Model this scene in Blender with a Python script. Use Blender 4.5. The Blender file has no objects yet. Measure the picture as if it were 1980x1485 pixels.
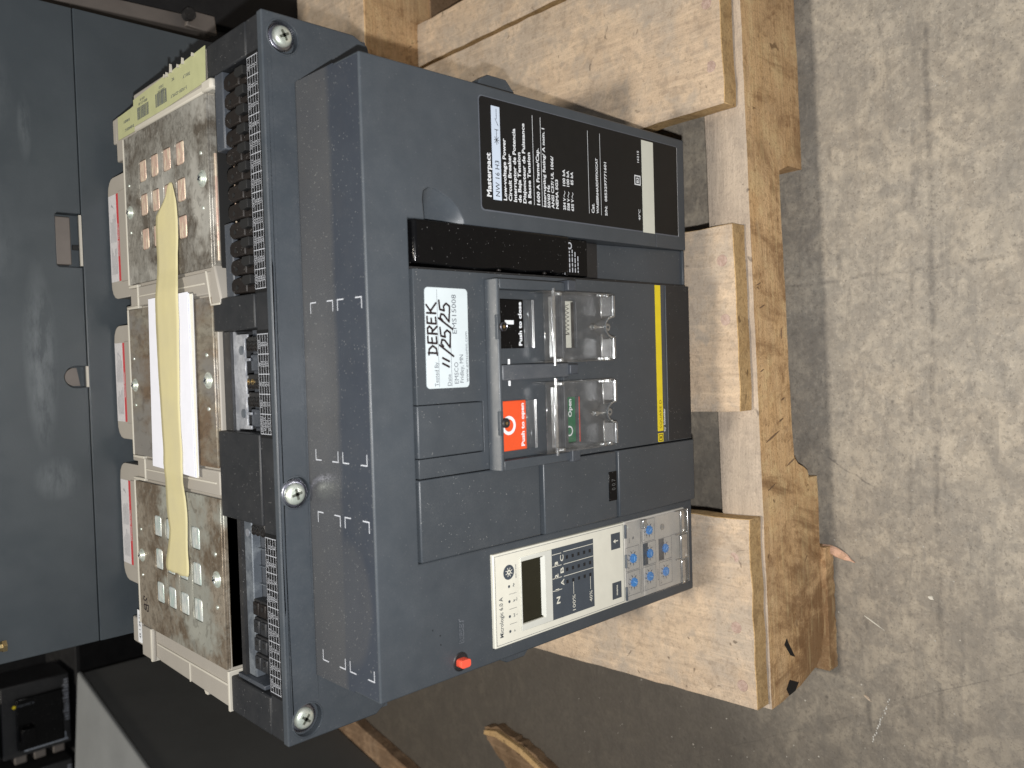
import bpy, bmesh, math, random
from mathutils import Vector, Matrix
from mathutils.geometry import tessellate_polygon
random.seed(7)
R = math.radians
S = bpy.context.scene
COL = S.collection
FLOOR = 130.0            # all shapes below are in millimetres; the device base is z = 0, the floor z = -130

def W(p): return Vector((p[0]*.001, p[1]*.001, (p[2]+FLOOR)*.001))

# ------------------------------------------------------------------ camera
cam_d = bpy.data.cameras.new('camera'); cam = bpy.data.objects.new('camera', cam_d); COL.objects.link(cam)
CR = ((-0.0288198, -0.69506669, -0.71836739), (-0.99908969, -0.00258266, 0.04258083), (-0.03145182, 0.71894062, -0.69435953))
CP = W((10.88, -383.33, 567.77))
m = Matrix(((CR[0][0], -CR[1][0], -CR[2][0], CP.x), (CR[0][1], -CR[1][1], -CR[2][1], CP.y), (CR[0][2], -CR[1][2], -CR[2][2], CP.z), (0, 0, 0, 1)))
cam.matrix_world = m
cam_d.sensor_width = 36; cam_d.lens = 1612.71/1980*36
cam_d.clip_start = .02; cam_d.clip_end = 60
cam_d.dof.use_dof = True; cam_d.dof.focus_distance = .60; cam_d.dof.aperture_fstop = 9
S.camera = cam

# ------------------------------------------------------------------ world, lamps, exposure
wd = bpy.data.worlds.new("World"); S.world = wd; wd.use_nodes = True
bg = wd.node_tree.nodes['Background']; bg.inputs[0].default_value = (.80, .88, 1, 1); bg.inputs[1].default_value = .22
def area(name, loc, size, power, color, target=None, shape='DISK'):
    d = bpy.data.lights.new(name, 'AREA'); d.shape = shape; d.size = size; d.energy = power; d.color = color
    o = bpy.data.objects.new(name, d); COL.objects.link(o); o.location = loc
    t = (Vector(target)-Vector(loc)) if target is not None else Vector((0, 0, -1))
    o.rotation_euler = t.to_track_quat('-Z', 'Y').to_euler()
    return o
# the phone's own flash, beside its lens
area('flash_lamp', CP+Vector((-.022, .0, -.004)), .007, 4.5, (1, .985, .97), W((0, 30, 200)))
# a high-bay warehouse lamp almost straight overhead
area('warehouse_lamp', (-.20, .32, 6.0), .30, 205, (1, .92, .80), (.0, .05, .1))
S.view_settings.view_transform = 'Standard'; S.view_settings.look = 'None'
S.view_settings.exposure = 0; S.view_settings.gamma = 1
S.cycles.max_bounces = 8; S.cycles.transparent_max_bounces = 16
S.cycles.use_denoising = True
S.cycles.caustics_reflective = False; S.cycles.caustics_refractive = False

# ------------------------------------------------------------------ materials
def nt(name):
    M = bpy.data.materials.new(name); M.use_nodes = True
    t = M.node_tree; return M, t, t.nodes['Principled BSDF']
class NB:
    def __init__(s, t): s.t = t
    def n(s, typ, **k):
        x = s.t.nodes.new(typ)
        for a, b in k.items(): setattr(x, a, b)
        return x
    def l(s, a, b): s.t.links.new(a, b)
    def val(s, sock, v):
        if isinstance(v, (int, float)): sock.default_value = v
        elif isinstance(v, tuple): sock.default_value = v if len(v) == 4 else (*v, 1)
        else: s.l(v, sock)
    def math(s, op, a, b=0.0, c=None, clamp=False):
        x = s.n('ShaderNodeMath', operation=op, use_clamp=clamp)
        s.val(x.inputs[0], a); s.val(x.inputs[1], b)
        if c is not None: s.val(x.inputs[2], c)
        return x.outputs[0]
    def coord(s, scale=(1, 1, 1), loc=(0, 0, 0), kind='world'):
        if kind == 'world': c = s.n('ShaderNodeNewGeometry').outputs['Position']
        else: c = s.n('ShaderNodeTexCoord').outputs['Object']
        mp = s.n('ShaderNodeMapping'); s.l(c, mp.inputs[0]); mp.inputs['Scale'].default_value = scale; s.val(mp.inputs['Location'], loc) if not isinstance(loc, tuple) else setattr(mp.inputs['Location'], 'default_value', loc)
        return mp.outputs[0]
    def noise(s, vec, scale, detail=4, rough=.55, dist=0):
        x = s.n('ShaderNodeTexNoise'); s.l(vec, x.inputs['Vector']); x.inputs['Scale'].default_value = scale
        x.inputs['Detail'].default_value = detail; x.inputs['Roughness'].default_value = rough; x.inputs['Distortion'].default_value = dist
        return x.outputs['Fac']
    def ramp(s, f, a, b, ca=0.0, cb=1.0):
        x = s.n('ShaderNodeMapRange', clamp=True); s.l(f, x.inputs[0]); x.inputs[1].default_value = a; x.inputs[2].default_value = b
        x.inputs[3].default_value = ca; x.inputs[4].default_value = cb; return x.outputs[0]
    def mix(s, f, a, b):
        x = s.n('ShaderNodeMix', data_type='RGBA'); s.val(x.inputs[0], f); s.val(x.inputs[6], a); s.val(x.inputs[7], b); return x.outputs[2]
    def bump(s, h, strength, dist, prev=None):
        x = s.n('ShaderNodeBump'); s.l(h, x.inputs['Height']); x.inputs['Strength'].default_value = strength; x.inputs['Distance'].default_value = dist
        if prev is not None: s.l(prev, x.inputs['Normal'])
        return x.outputs[0]

def plastic(name, col, rough=.45, dust=.25, dustcol=(.30, .29, .27), bump=.12, var=.12, spec=.5, coat=0, specks=.5, sc=1.0):
    M, t, p = nt(name); b = NB(t); v = b.coord()
    n1 = b.noise(v, 14*sc, 5); n2 = b.noise(v, 2600*sc, 2); n3 = b.noise(v, 60*sc, 6, .65)
    c = b.mix(b.ramp(n1, .3, .7), tuple(x*(1-var) for x in col), tuple(min(1, x*(1+var)) for x in col))
    if dust > 0:
        f = b.math('MULTIPLY', b.math('MULTIPLY', b.ramp(n3, .35, .85), b.ramp(b.noise(v, 1300, 2, .7), .35, .7)), dust)
        c = b.mix(f, c, dustcol)
        vo = b.n('ShaderNodeTexVoronoi'); b.l(v, vo.inputs['Vector']); vo.inputs['Scale'].default_value = 620
        gate = b.ramp(b.noise(v, 300, 1), .58, .64)
        sp = b.math('MULTIPLY', b.ramp(vo.outputs['Distance'], .20, .10), gate)
        c = b.mix(b.math('MULTIPLY', sp, specks), c, (.48, .47, .45))
    b.l(c, p.inputs['Base Color'])
    b.l(b.ramp(n3, .3, .8, rough-.06, rough+.14), p.inputs['Roughness'])
    p.inputs['Specular IOR Level'].default_value = spec
    p.inputs['Coat Weight'].default_value = coat; p.inputs['Coat Roughness'].default_value = .12
    if bump: b.l(b.bump(n2, bump, .0002), p.inputs['Normal'])
    return M
def flat(name, col, rough=.5, metal=0, spec=.5, var=.06, sc=120):
    M, t, p = nt(name); b = NB(t); v = b.coord()
    n = b.noise(v, sc, 4)
    b.l(b.mix(b.ramp(n, .3, .7), tuple(x*(1-var) for x in col), tuple(min(1, x*(1+var)) for x in col)), p.inputs['Base Color'])
    p.inputs['Roughness'].default_value = rough; p.inputs['Metallic'].default_value = metal; p.inputs['Specular IOR Level'].default_value = spec
    return M
def metalm(name, c1, c2, rough=.3, scale=30, stretch=(1, 1, 1), bumps=.1, c3=None, metal=1.0):
    M, t, p = nt(name); b = NB(t); v = b.coord(stretch)
    n1 = b.noise(v, scale, 7, .62, .4); n2 = b.noise(v, scale*22, 3)
    c = b.mix(b.ramp(n1, .42, .58), c1, c2)
    c = b.mix(b.math('MULTIPLY', b.ramp(b.noise(v, scale*9, 4, .75), .50, .60), .35), c, tuple(x*.45 for x in c2))
    if c3:
        c = b.mix(b.ramp(b.noise(v, scale*.6, 5, .6), .50, .60), c, c3); q_ = b.noise(v, scale*5, 2, .6, .8)
        c = b.mix(b.math('MULTIPLY', b.ramp(q_, .57, .66), .32), c, tuple(x*.4 for x in c2)); c = b.mix(b.math('MULTIPLY', b.ramp(q_, .42, .34), .30), c, c3)
    b.l(c, p.inputs['Base Color']); p.inputs['Metallic'].default_value = metal
    b.l(b.ramp(n1, .3, .7, rough-.08, rough+.15), p.inputs['Roughness'])
    b.l(b.bump(n2, bumps, .0002), p.inputs['Normal'])
    return M
def wood(name, ca, cb, cdark, axis='y', grey=None, greyamt=.5, stain=.0, rough=.75):
    M, t, p = nt(name); b = NB(t)
    oi = b.n('ShaderNodeObjectInfo'); cx = b.n('ShaderNodeCombineXYZ')
    b.l(b.math('MULTIPLY', oi.outputs['Random'], 3.0), cx.inputs[0]); b.l(b.math('MULTIPLY', oi.outputs['Random'], 5.0), cx.inputs[2])
    st = {'y': (1, .09, 1), 'x': (.09, 1, 1), 'n': (1, 1, 1)}[axis]
    mp = b.n('ShaderNodeMapping'); b.l(b.n('ShaderNodeNewGeometry').outputs['Position'], mp.inputs[0]); mp.inputs['Scale'].default_value = st; b.l(cx.outputs[0], mp.inputs['Location'])
    v = mp.outputs[0]; vw = b.coord()
    g1 = b.noise(v, 75, 6, .65, .9); g2 = b.noise(v, 420, 4, .6); g3 = b.noise(vw, 11, 6, .68, .4); g4 = b.noise(vw, 30, 7, .72)
    g5 = b.noise(vw, 620, 4, .7); g6 = b.noise(vw, 120, 5, .7)
    c = b.mix(b.ramp(g1, .32, .7), ca, cb)
    c = b.mix(b.math('MULTIPLY', b.ramp(g2, .50, .75), .35), c, cdark)
    if grey: c = b.mix(b.math('MULTIPLY', b.ramp(g3, .44, .57), greyamt), c, grey); c = b.mix(b.math('MULTIPLY', b.ramp(g6, .51, .60), greyamt*.42), c, tuple(x*.72 for x in grey))
    c = b.mix(b.math('MULTIPLY', b.ramp(g4, .545, .63), .34+stain*.4), c, cdark)
    c = b.mix(b.math('MULTIPLY', b.ramp(g4, .46, .40), .32), c, tuple(min(.85, x*1.25) for x in ca))
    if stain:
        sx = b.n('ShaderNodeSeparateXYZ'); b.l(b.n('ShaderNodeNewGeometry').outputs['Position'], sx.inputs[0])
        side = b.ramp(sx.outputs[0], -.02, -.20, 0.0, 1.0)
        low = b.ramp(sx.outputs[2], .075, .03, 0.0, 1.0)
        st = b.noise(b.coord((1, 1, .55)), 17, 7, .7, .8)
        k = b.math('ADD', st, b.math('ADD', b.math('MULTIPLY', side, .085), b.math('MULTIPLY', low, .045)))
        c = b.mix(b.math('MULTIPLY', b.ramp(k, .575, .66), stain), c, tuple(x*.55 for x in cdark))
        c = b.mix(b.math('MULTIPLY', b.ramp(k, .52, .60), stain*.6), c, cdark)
    c = b.mix(b.math('MULTIPLY', b.ramp(g5, .545, .61), .36), c, cdark)
    f1 = b.noise(vw, 190, 2, .6, .4); f2 = b.noise(v, 260, 2, .55, .3); f3 = b.noise(vw, 45, 2, .55, .8)
    c = b.mix(b.math('MULTIPLY', b.ramp(f1, .60, .68), .40), c, cdark)
    c = b.mix(b.math('MULTIPLY', b.ramp(f2, .58, .68), .24), c, cdark)
    c = b.mix(b.math('MULTIPLY', b.ramp(f2, .42, .34), .18), c, tuple(min(.9, x*1.35) for x in ca))
    c = b.mix(b.math('MULTIPLY', b.ramp(f3, .60, .70), .42), c, tuple(x*.9 for x in (grey or cdark)))
    c = b.mix(b.math('MULTIPLY', b.ramp(b.noise(vw, 70, 2, .5, 1.5), .70, .74), .7), c, tuple(x*.45 for x in cdark))
    b.l(c, p.inputs['Base Color']); p.inputs['Roughness'].default_value = rough; p.inputs['Specular IOR Level'].default_value = .25
    h = b.math('ADD', b.math('MULTIPLY', g2, .6), b.math('MULTIPLY', g5, .8))
    b.l(b.bump(h, .8, .0012, b.bump(g1, .4, .0012)), p.inputs['Normal'])
    return M

DARK = (.048, .057, .067)
M_body = plastic('grey_housing_plastic', DARK, .42, .22, (.19, .19, .19), specks=.15)
M_panel = plastic('slate_panel_plastic', (.046, .054, .063), .40, .12, bump=.10)
M_shelf = plastic('dusty_bezel_plastic', (.060, .068, .080), .42, .45)
M_black = plastic('black_plastic', (.003, .003, .0034), .16, .010, spec=.16, bump=.04, specks=.35)
M_blackm = plastic('matt_black_plastic', (.012, .012, .013), .5, .10)
M_cap = plastic('charcoal_cover_plastic', (.014, .015, .017), .5, .16, (.10, .10, .10))
M_brown = plastic('dark_brown_plug_plastic', (.010, .0075, .0062), .5, .22, (.05, .04, .035), spec=.3)
M_slot = plastic('slot_bar_plastic', (.045, .052, .064), .45, .15)
M_beige = plastic('beige_case_plastic', (.34, .315, .275), .48, .25, (.30, .28, .25), specks=.2, var=.05)
M_beige_lt = plastic('pale_edge_plastic', (.52, .49, .42), .5, .1, (.5, .48, .42), specks=.1, var=.04)
M_cream = flat('cream_plate', (.72, .70, .60), .45, var=.03)
M_tripgrey = flat('grey_dial_plate', (.50, .48, .44), .4, var=.05)
M_white = flat('white_print', (.74, .76, .78), .5, var=.03)
M_print = flat('dim_white_print', (.50, .52, .56), .5, var=.1)
M_blackprint = flat('black_print', (.010, .010, .012), .5)
M_lab_black = flat('black_label', (.010, .0098, .0098), .40, spec=.22, var=.08)
M_lab_blue = flat('pale_blue_strip', (.55, .63, .74), .4, var=.02)
M_lab_cream = flat('cream_strip', (.66, .66, .57), .4, var=.02)
M_sticker = flat('white_sticker', (.56, .62, .64), .38, var=.03)
M_ink = flat('marker_ink', (.016, .008, .010), .35)
M_thin = flat('grey_print', (.10, .11, .13), .5)
M_yellow = flat('yellow_print', (.80, .62, .015), .4, var=.04)
M_red = flat('red_button_plastic', (.74, .085, .022), .35, var=.04)
M_redbtn = flat('coral_button_plastic', (.80, .10, .055), .35, var=.04)
M_green = flat('green_indicator', (.008, .13, .055), .45, var=.15)
M_redline = flat('red_line', (.45, .05, .03), .45)
M_blue = flat('blue_dial_plastic', (.04, .24, .62), .4, var=.1)
M_slate = flat('slate_print', (.055, .068, .085), .42, var=.05)
M_lcd = flat('lcd_glass', (.016, .015, .008), .12, var=.1)
M_lcdbz = flat('white_lcd_bezel', (.62, .62, .56), .4, var=.03)
M_limelab = flat('yellow_green_label', (.43, .44, .24), .45, var=.05)
M_paper = flat('white_paper', (.78, .79, .86), .75, var=.02)
M_paperedge = flat('cream_paper', (.76, .74, .64), .75, var=.02)
M_warn = flat('white_warning_label', (.56, .55, .56), .5, var=.10, sc=500)
M_warnred = flat('red_warning_band', (.50, .04, .045), .45, var=.15, sc=700)
M_void = flat('deep_shadow_plastic', (.004, .004, .004), .7)
M_zinc = metalm('zinc_bracket', (.38, .40, .44), (.58, .60, .64), .38, 90, bumps=.3, metal=.6)
M_dzinc = metalm('dusty_zinc_bracket', (.10, .115, .135), (.17, .19, .21), .5, 90, bumps=.3, metal=.3)
M_screw = metalm('plated_screw_steel', (.82, .84, .74), (.60, .66, .58), .34, 160, bumps=.12, metal=.62)
M_screwrim = metalm('screw_washer_steel', (.45, .45, .48), (.30, .30, .36), .25, 160, bumps=.1)
M_platea = metalm('smoky_vent_steel', (.42, .40, .35), (.17, .145, .115), .34, 34, bumps=.35, c3=(.58, .56, .50), metal=.5)
M_plateb = metalm('tarnished_vent_steel', (.42, .36, .28), (.19, .145, .10), .36, 30, bumps=.35, c3=(.44, .44, .38), metal=.5)
M_platec = metalm('rusty_vent_steel', (.42, .38, .30), (.24, .17, .11), .38, 24, (1.2, .6, 1), bumps=.15, c3=(.33, .31, .28), metal=.6)
M_copper = metalm('copper_grid', (.64, .46, .37), (.78, .66, .50), .35, 120, (1, 3, 1), .2, (.62, .42, .34), metal=.25)
M_zincgrid = metalm('zinc_grid', (.58, .63, .63), (.80, .82, .76), .3, 120, (1, 3, 1), .2, (.50, .60, .56), metal=.3)
M_brass = metalm('brass_contact', (.75, .58, .30), (.55, .40, .2), .3, 200)
M_cabinet = plastic('grey_cabinet_paint', (.053, .064, .072), .38, .14, (.13, .15, .16), var=.10, specks=.05, sc=.5, bump=.04)
def smear(M):
    t = M.node_tree; b = NB(t); p = t.nodes['Principled BSDF']; lk = p.inputs['Base Color'].links[0]; src = lk.from_socket
    sx = b.n('ShaderNodeSeparateXYZ'); b.l(b.n('ShaderNodeNewGeometry').outputs['Position'], sx.inputs[0]); x, z = sx.outputs[0], sx.outputs[2]
    n = b.noise(b.coord((1, 1, 4)), 30, 6, .7); m = None
    for (cx, cz, rx, rz, g) in ((.02, .508, .085, .014, .55), (.20, .512, .03, .006, .35), (-.075, .50, .02, .02, .4), (.23, .545, .05, .03, .3), (.11, .56, .05, .05, .25)):
        dx = b.math('DIVIDE', b.math('SUBTRACT', x, cx), rx); dz = b.math('DIVIDE', b.math('SUBTRACT', z, cz), rz)
        d = b.math('ADD', b.math('MULTIPLY', dx, dx), b.math('MULTIPLY', dz, dz))
        k = b.math('MULTIPLY', b.ramp(b.math('ADD', d, b.math('MULTIPLY', n, .8)), 1.3, .4), g)
        m = k if m is None else b.math('MAXIMUM', m, k)
    m = b.math('MULTIPLY', m, b.ramp(n, .38, .62))
    b.l(b.mix(m, src, (.22, .24, .25)), p.inputs['Base Color'])
smear(M_cabinet)
M_boxtop = plastic('lit_top_grey_paint', (.26, .27, .27), .5, .35, (.20, .20, .20), specks=.05, sc=.5)  # lighter copy of the box paint: overhead light put into the top's colour
M_boxside = plastic('shaded_side_grey_paint', (.105, .105, .10), .6, .05, specks=.0, sc=.5, spec=.2)  # darker copy of the box paint: the unlit side's shade put into the colour
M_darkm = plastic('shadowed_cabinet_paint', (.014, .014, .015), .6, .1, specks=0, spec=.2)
M_taupe = flat('taupe_metal', (.15, .13, .115), .5, var=.15, sc=30)
M_deck = wood('weathered_deck_wood', (.58, .445, .31), (.46, .35, .25), (.27, .20, .14), 'y', (.38, .33, .275), .6)
M_endg = wood('fresh_board_edge_wood', (.58, .40, .20), (.48, .31, .14), (.22, .13, .06), 'n', None, 0, .15)
M_strtop = wood('grey_stringer_top_wood', (.47, .385, .30), (.41, .335, .26), (.27, .22, .18), 'x', (.37, .31, .25), .35)
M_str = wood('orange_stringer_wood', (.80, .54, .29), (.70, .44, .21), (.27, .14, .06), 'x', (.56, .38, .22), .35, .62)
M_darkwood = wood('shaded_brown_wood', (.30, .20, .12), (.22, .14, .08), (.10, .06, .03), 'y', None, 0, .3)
M_nail = metalm('pinkish_nail_steel', (.46, .34, .28), (.36, .25, .20), .6, 300, metal=.1)
M_splint = wood('pink_splinter_wood', (.60, .38, .28), (.5, .3, .2), (.3, .2, .12), 'n')

def clear_mat(name, tint, refl=.10, rough=.06, hz=.010):
    M = bpy.data.materials.new(name); M.use_nodes = True; t = M.node_tree; b = NB(t)
    t.nodes.remove(t.nodes['Principled BSDF'])
    tr = b.n('ShaderNodeBsdfTransparent'); tr.inputs[0].default_value = (*tint, 1)
    gl = b.n('ShaderNodeBsdfGlossy'); gl.inputs['Roughness'].default_value = rough
    df = b.n('ShaderNodeBsdfDiffuse'); df.inputs[0].default_value = (.5, .5, .5, 1)
    lw = b.n('ShaderNodeLayerWeight'); lw.inputs[0].default_value = .5
    fr = b.math('ADD', b.math('MULTIPLY', b.math('POWER', lw.outputs['Facing'], 5.0), .85), .035)
    n = b.noise(b.coord(), 140, 4)
    m1 = b.n('ShaderNodeMixShader'); b.val(m1.inputs[0], b.ramp(n, .45, .8, hz, hz*2+.06)); b.l(tr.outputs[0], m1.inputs[1]); b.l(df.outputs[0], m1.inputs[2])
    m2 = b.n('ShaderNodeMixShader'); b.l(b.math('ADD', fr, refl*.12), m2.inputs[0]); b.l(m1.outputs[0], m2.inputs[1]); b.l(gl.outputs[0], m2.inputs[2])
    b.l(m2.outputs[0], t.nodes['Material Output'].inputs[0]); return M
M_clear = clear_mat('clear_plastic', (.97, .97, .97), .05)
M_milky = clear_mat('clear_edge_plastic', (.84, .86, .86), 2.6, .15, .10)
def tape_mat():
    M = bpy.data.materials.new('masking_tape'); M.use_nodes = True; t = M.node_tree; b = NB(t); p = t.nodes['Principled BSDF']
    v = b.coord(); n = b.noise(v, 40, 5)
    n2 = b.noise(b.coord((1, .12, 1)), 500, 3)
    b.l(b.mix(b.ramp(n, .3, .7), (.72, .65, .36), (.66, .60, .36)), p.inputs['Base Color']); p.inputs['Roughness'].default_value = .6
    b.l(b.bump(n2, .25, .0003), p.inputs['Normal'])
    tr = b.n('ShaderNodeBsdfTransparent'); mx = b.n('ShaderNodeMixShader'); mx.inputs[0].default_value = .20
    b.l(p.outputs[0], mx.inputs[1]); b.l(tr.outputs[0], mx.inputs[2]); b.l(mx.outputs[0], t.nodes['Material Output'].inputs[0])
    return M
M_tape = tape_mat()

def dusty_lit_ledge_mat():
    # dusty ledge; light bounced off the flange is painted as brown band and patch
    M, t, p = nt('dusty_lit_ledge_plastic'); b = NB(t); v = b.coord()
    sep = b.n('ShaderNodeSeparateXYZ'); b.l(b.n('ShaderNodeNewGeometry').outputs['Position'], sep.inputs[0])
    y = sep.outputs[1]; x = sep.outputs[0]
    fine = b.noise(v, 1500, 3, .7); mid = b.noise(v, 26, 5); 
    mid2 = b.noise(v, 9, 4); wob = b.math('MULTIPLY', b.math('SUBTRACT', mid, .5), .006)
    band = b.ramp(b.math('ADD', y, wob), .0300, .0350)
    dx = b.math('DIVIDE', b.math('ADD', x, .128), .036); dy = b.math('DIVIDE', b.math('SUBTRACT', y, .028), .022)
    rr = b.math('ADD', b.math('MULTIPLY', dx, dx), b.math('MULTIPLY', dy, dy))
    patch = b.math('MULTIPLY', b.ramp(b.math('ADD', rr, b.math('MULTIPLY', mid, .5)), 1.45, 1.05), .6)
    f = b.math('MAXIMUM', band, patch)
    f = b.math('MULTIPLY', f, b.ramp(fine, .30, .72, .30, 1.0)); f = b.math('MULTIPLY', f, b.ramp(mid2, .3, .7, .55, 1.0))
    f = b.math('ADD', f, b.math('MULTIPLY', b.ramp(b.noise(v, 45, 6, .7), .5, .75), .14))
    c = b.mix(b.ramp(mid, .3, .7), (.036, .042, .054), (.045, .052, .064))
    c = b.mix(b.math('MULTIPLY', f, .62), c, (.115, .108, .094))
    vo = b.n('ShaderNodeTexVoronoi'); b.l(v, vo.inputs['Vector']); vo.inputs['Scale'].default_value = 600
    sp = b.math('MULTIPLY', b.ramp(vo.outputs['Distance'], .24, .12), b.ramp(b.noise(v, 300, 1), .52, .60))
    c = b.mix(b.math('MULTIPLY', sp, .38), c, (.40, .40, .38))
    b.l(c, p.inputs['Base Color']); p.inputs['Roughness'].default_value = .24
    b.l(b.ramp(f, 0, 1, .22, .36), p.inputs['Roughness'])
    b.l(b.bump(b.noise(v, 2600, 2), .08, .0002), p.inputs['Normal'])
    return M
M_ledge = dusty_lit_ledge_mat()

def concrete_mat():
    M, t, p = nt('worn_concrete'); b = NB(t); v = b.coord()
    sep = b.n('ShaderNodeSeparateXYZ'); b.l(b.n('ShaderNodeNewGeometry').outputs['Position'], sep.inputs[0]); x, y = sep.outputs[0], sep.outputs[1]
    a = b.noise(v, 5, 8, .68, .3); c3 = b.noise(v, 110, 3, .6, .6); c4 = b.noise(v, 300, 2, .6, .3)
    wv = b.noise(v, 34, 4, .6, 1.0); wb = b.noise(v, 62, 3, .55, .8); wc = b.noise(v, 150, 3, .6, .5); wd = b.noise(v, 260, 2, .6); we = b.noise(v, 480, 2, .5)
    str_ = b.noise(b.coord((1, 5, 1)), 16, 5, .6, .5)
    c = b.mix(b.ramp(wv, .44, .60), (.27, .236, .192), (.385, .335, .265))
    c = b.mix(b.math('MULTIPLY', b.ramp(wb, .50, .60), .48), c, (.235, .212, .180))
    c = b.mix(b.math('MULTIPLY', b.ramp(a, .44, .56), .40), c, (.27, .252, .222))
    c = b.mix(b.math('MULTIPLY', b.ramp(wc, .53, .62), .32), c, (.165, .147, .122))
    c = b.mix(b.math('MULTIPLY', b.ramp(wc, .44, .36), .24), c, (.50, .44, .35))
    c = b.mix(b.math('MULTIPLY', b.ramp(str_, .54, .64), .40), c, (.17, .155, .135))
    c = b.mix(b.math('MULTIPLY', b.ramp(wd, .59, .67), .34), c, (.10, .088, .073))
    c = b.mix(b.math('MULTIPLY', b.ramp(wd, .40, .33), .20), c, (.56, .50, .41))
    c = b.mix(b.math('MULTIPLY', b.ramp(we, .63, .70), .42), c, (.08, .07, .06))
    c = b.mix(b.math('MULTIPLY', b.ramp(b.noise(v, 13, 5, .6, .4), .52, .62), .35), c, (.19, .172, .148))
    vo = b.n('ShaderNodeTexVoronoi'); b.l(v, vo.inputs['Vector']); vo.inputs['Scale'].default_value = 60
    c = b.mix(b.math('MULTIPLY', b.math('MULTIPLY', b.ramp(vo.outputs['Distance'], .13, .06), b.ramp(b.noise(v, 60, 1), .60, .64)), .6), c, (.075, .066, .058))
    # long scuffs and a hairline crack
    def line(coord, other, pos, slope, wob, wid, gate_s, dark, c, lo=.42, hi=.56):
        w = b.math('MULTIPLY', b.math('SUBTRACT', b.noise(v, 9, 3), .5), wob)
        d = b.math('ABSOLUTE', b.math('SUBTRACT', b.math('ADD', coord, w), b.math('ADD', b.math('MULTIPLY', other, slope), pos)))
        mk = b.math('MULTIPLY', b.ramp(d, wid, wid*.25), b.ramp(b.noise(v, gate_s, 4, .7), lo, hi))
        return b.mix(b.math('MULTIPLY', mk, dark), c, (.06, .055, .052))
    c = line(y, x, -.141, .012, .010, .0036, 60, .42, c, .40, .60)
    c = line(y, x, -.124, -.02, .006, .0028, 50, .34, c, .46, .62)
    c = line(x, y, .068, -.03, .022, .0022, 60, .42, c, .40, .60)
    c = line(x, y, -.06, .5, .05, .0012, 30, .5, c, .5, .6)
    c = line(y, x, -.070, .06, .03, .003, 16, .4, c, .52, .62)
    c = line(x, y, -.345, -.55, .01, .0010, 40, .28, c, .45, .55)
    # shade over the floor at left and back, painted into the concrete colour
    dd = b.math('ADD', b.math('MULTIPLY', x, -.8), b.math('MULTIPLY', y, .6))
    painted_shade = b.math('ADD', dd, b.math('MULTIPLY', b.math('SUBTRACT', a, .5), .35))
    c = b.mix(b.ramp(painted_shade, -.04, .36, 0, .86), c, (.052, .044, .036))
    b.l(c, p.inputs['Base Color']); p.inputs['Roughness'].default_value = .62; p.inputs['Specular IOR Level'].default_value = .3
    h = b.math('ADD', b.math('MULTIPLY', c3, .6), b.math('MULTIPLY', c4, .5))
    b.l(b.bump(h, .5, .0016), p.inputs['Normal'])
    return M
M_conc = concrete_mat()

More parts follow.
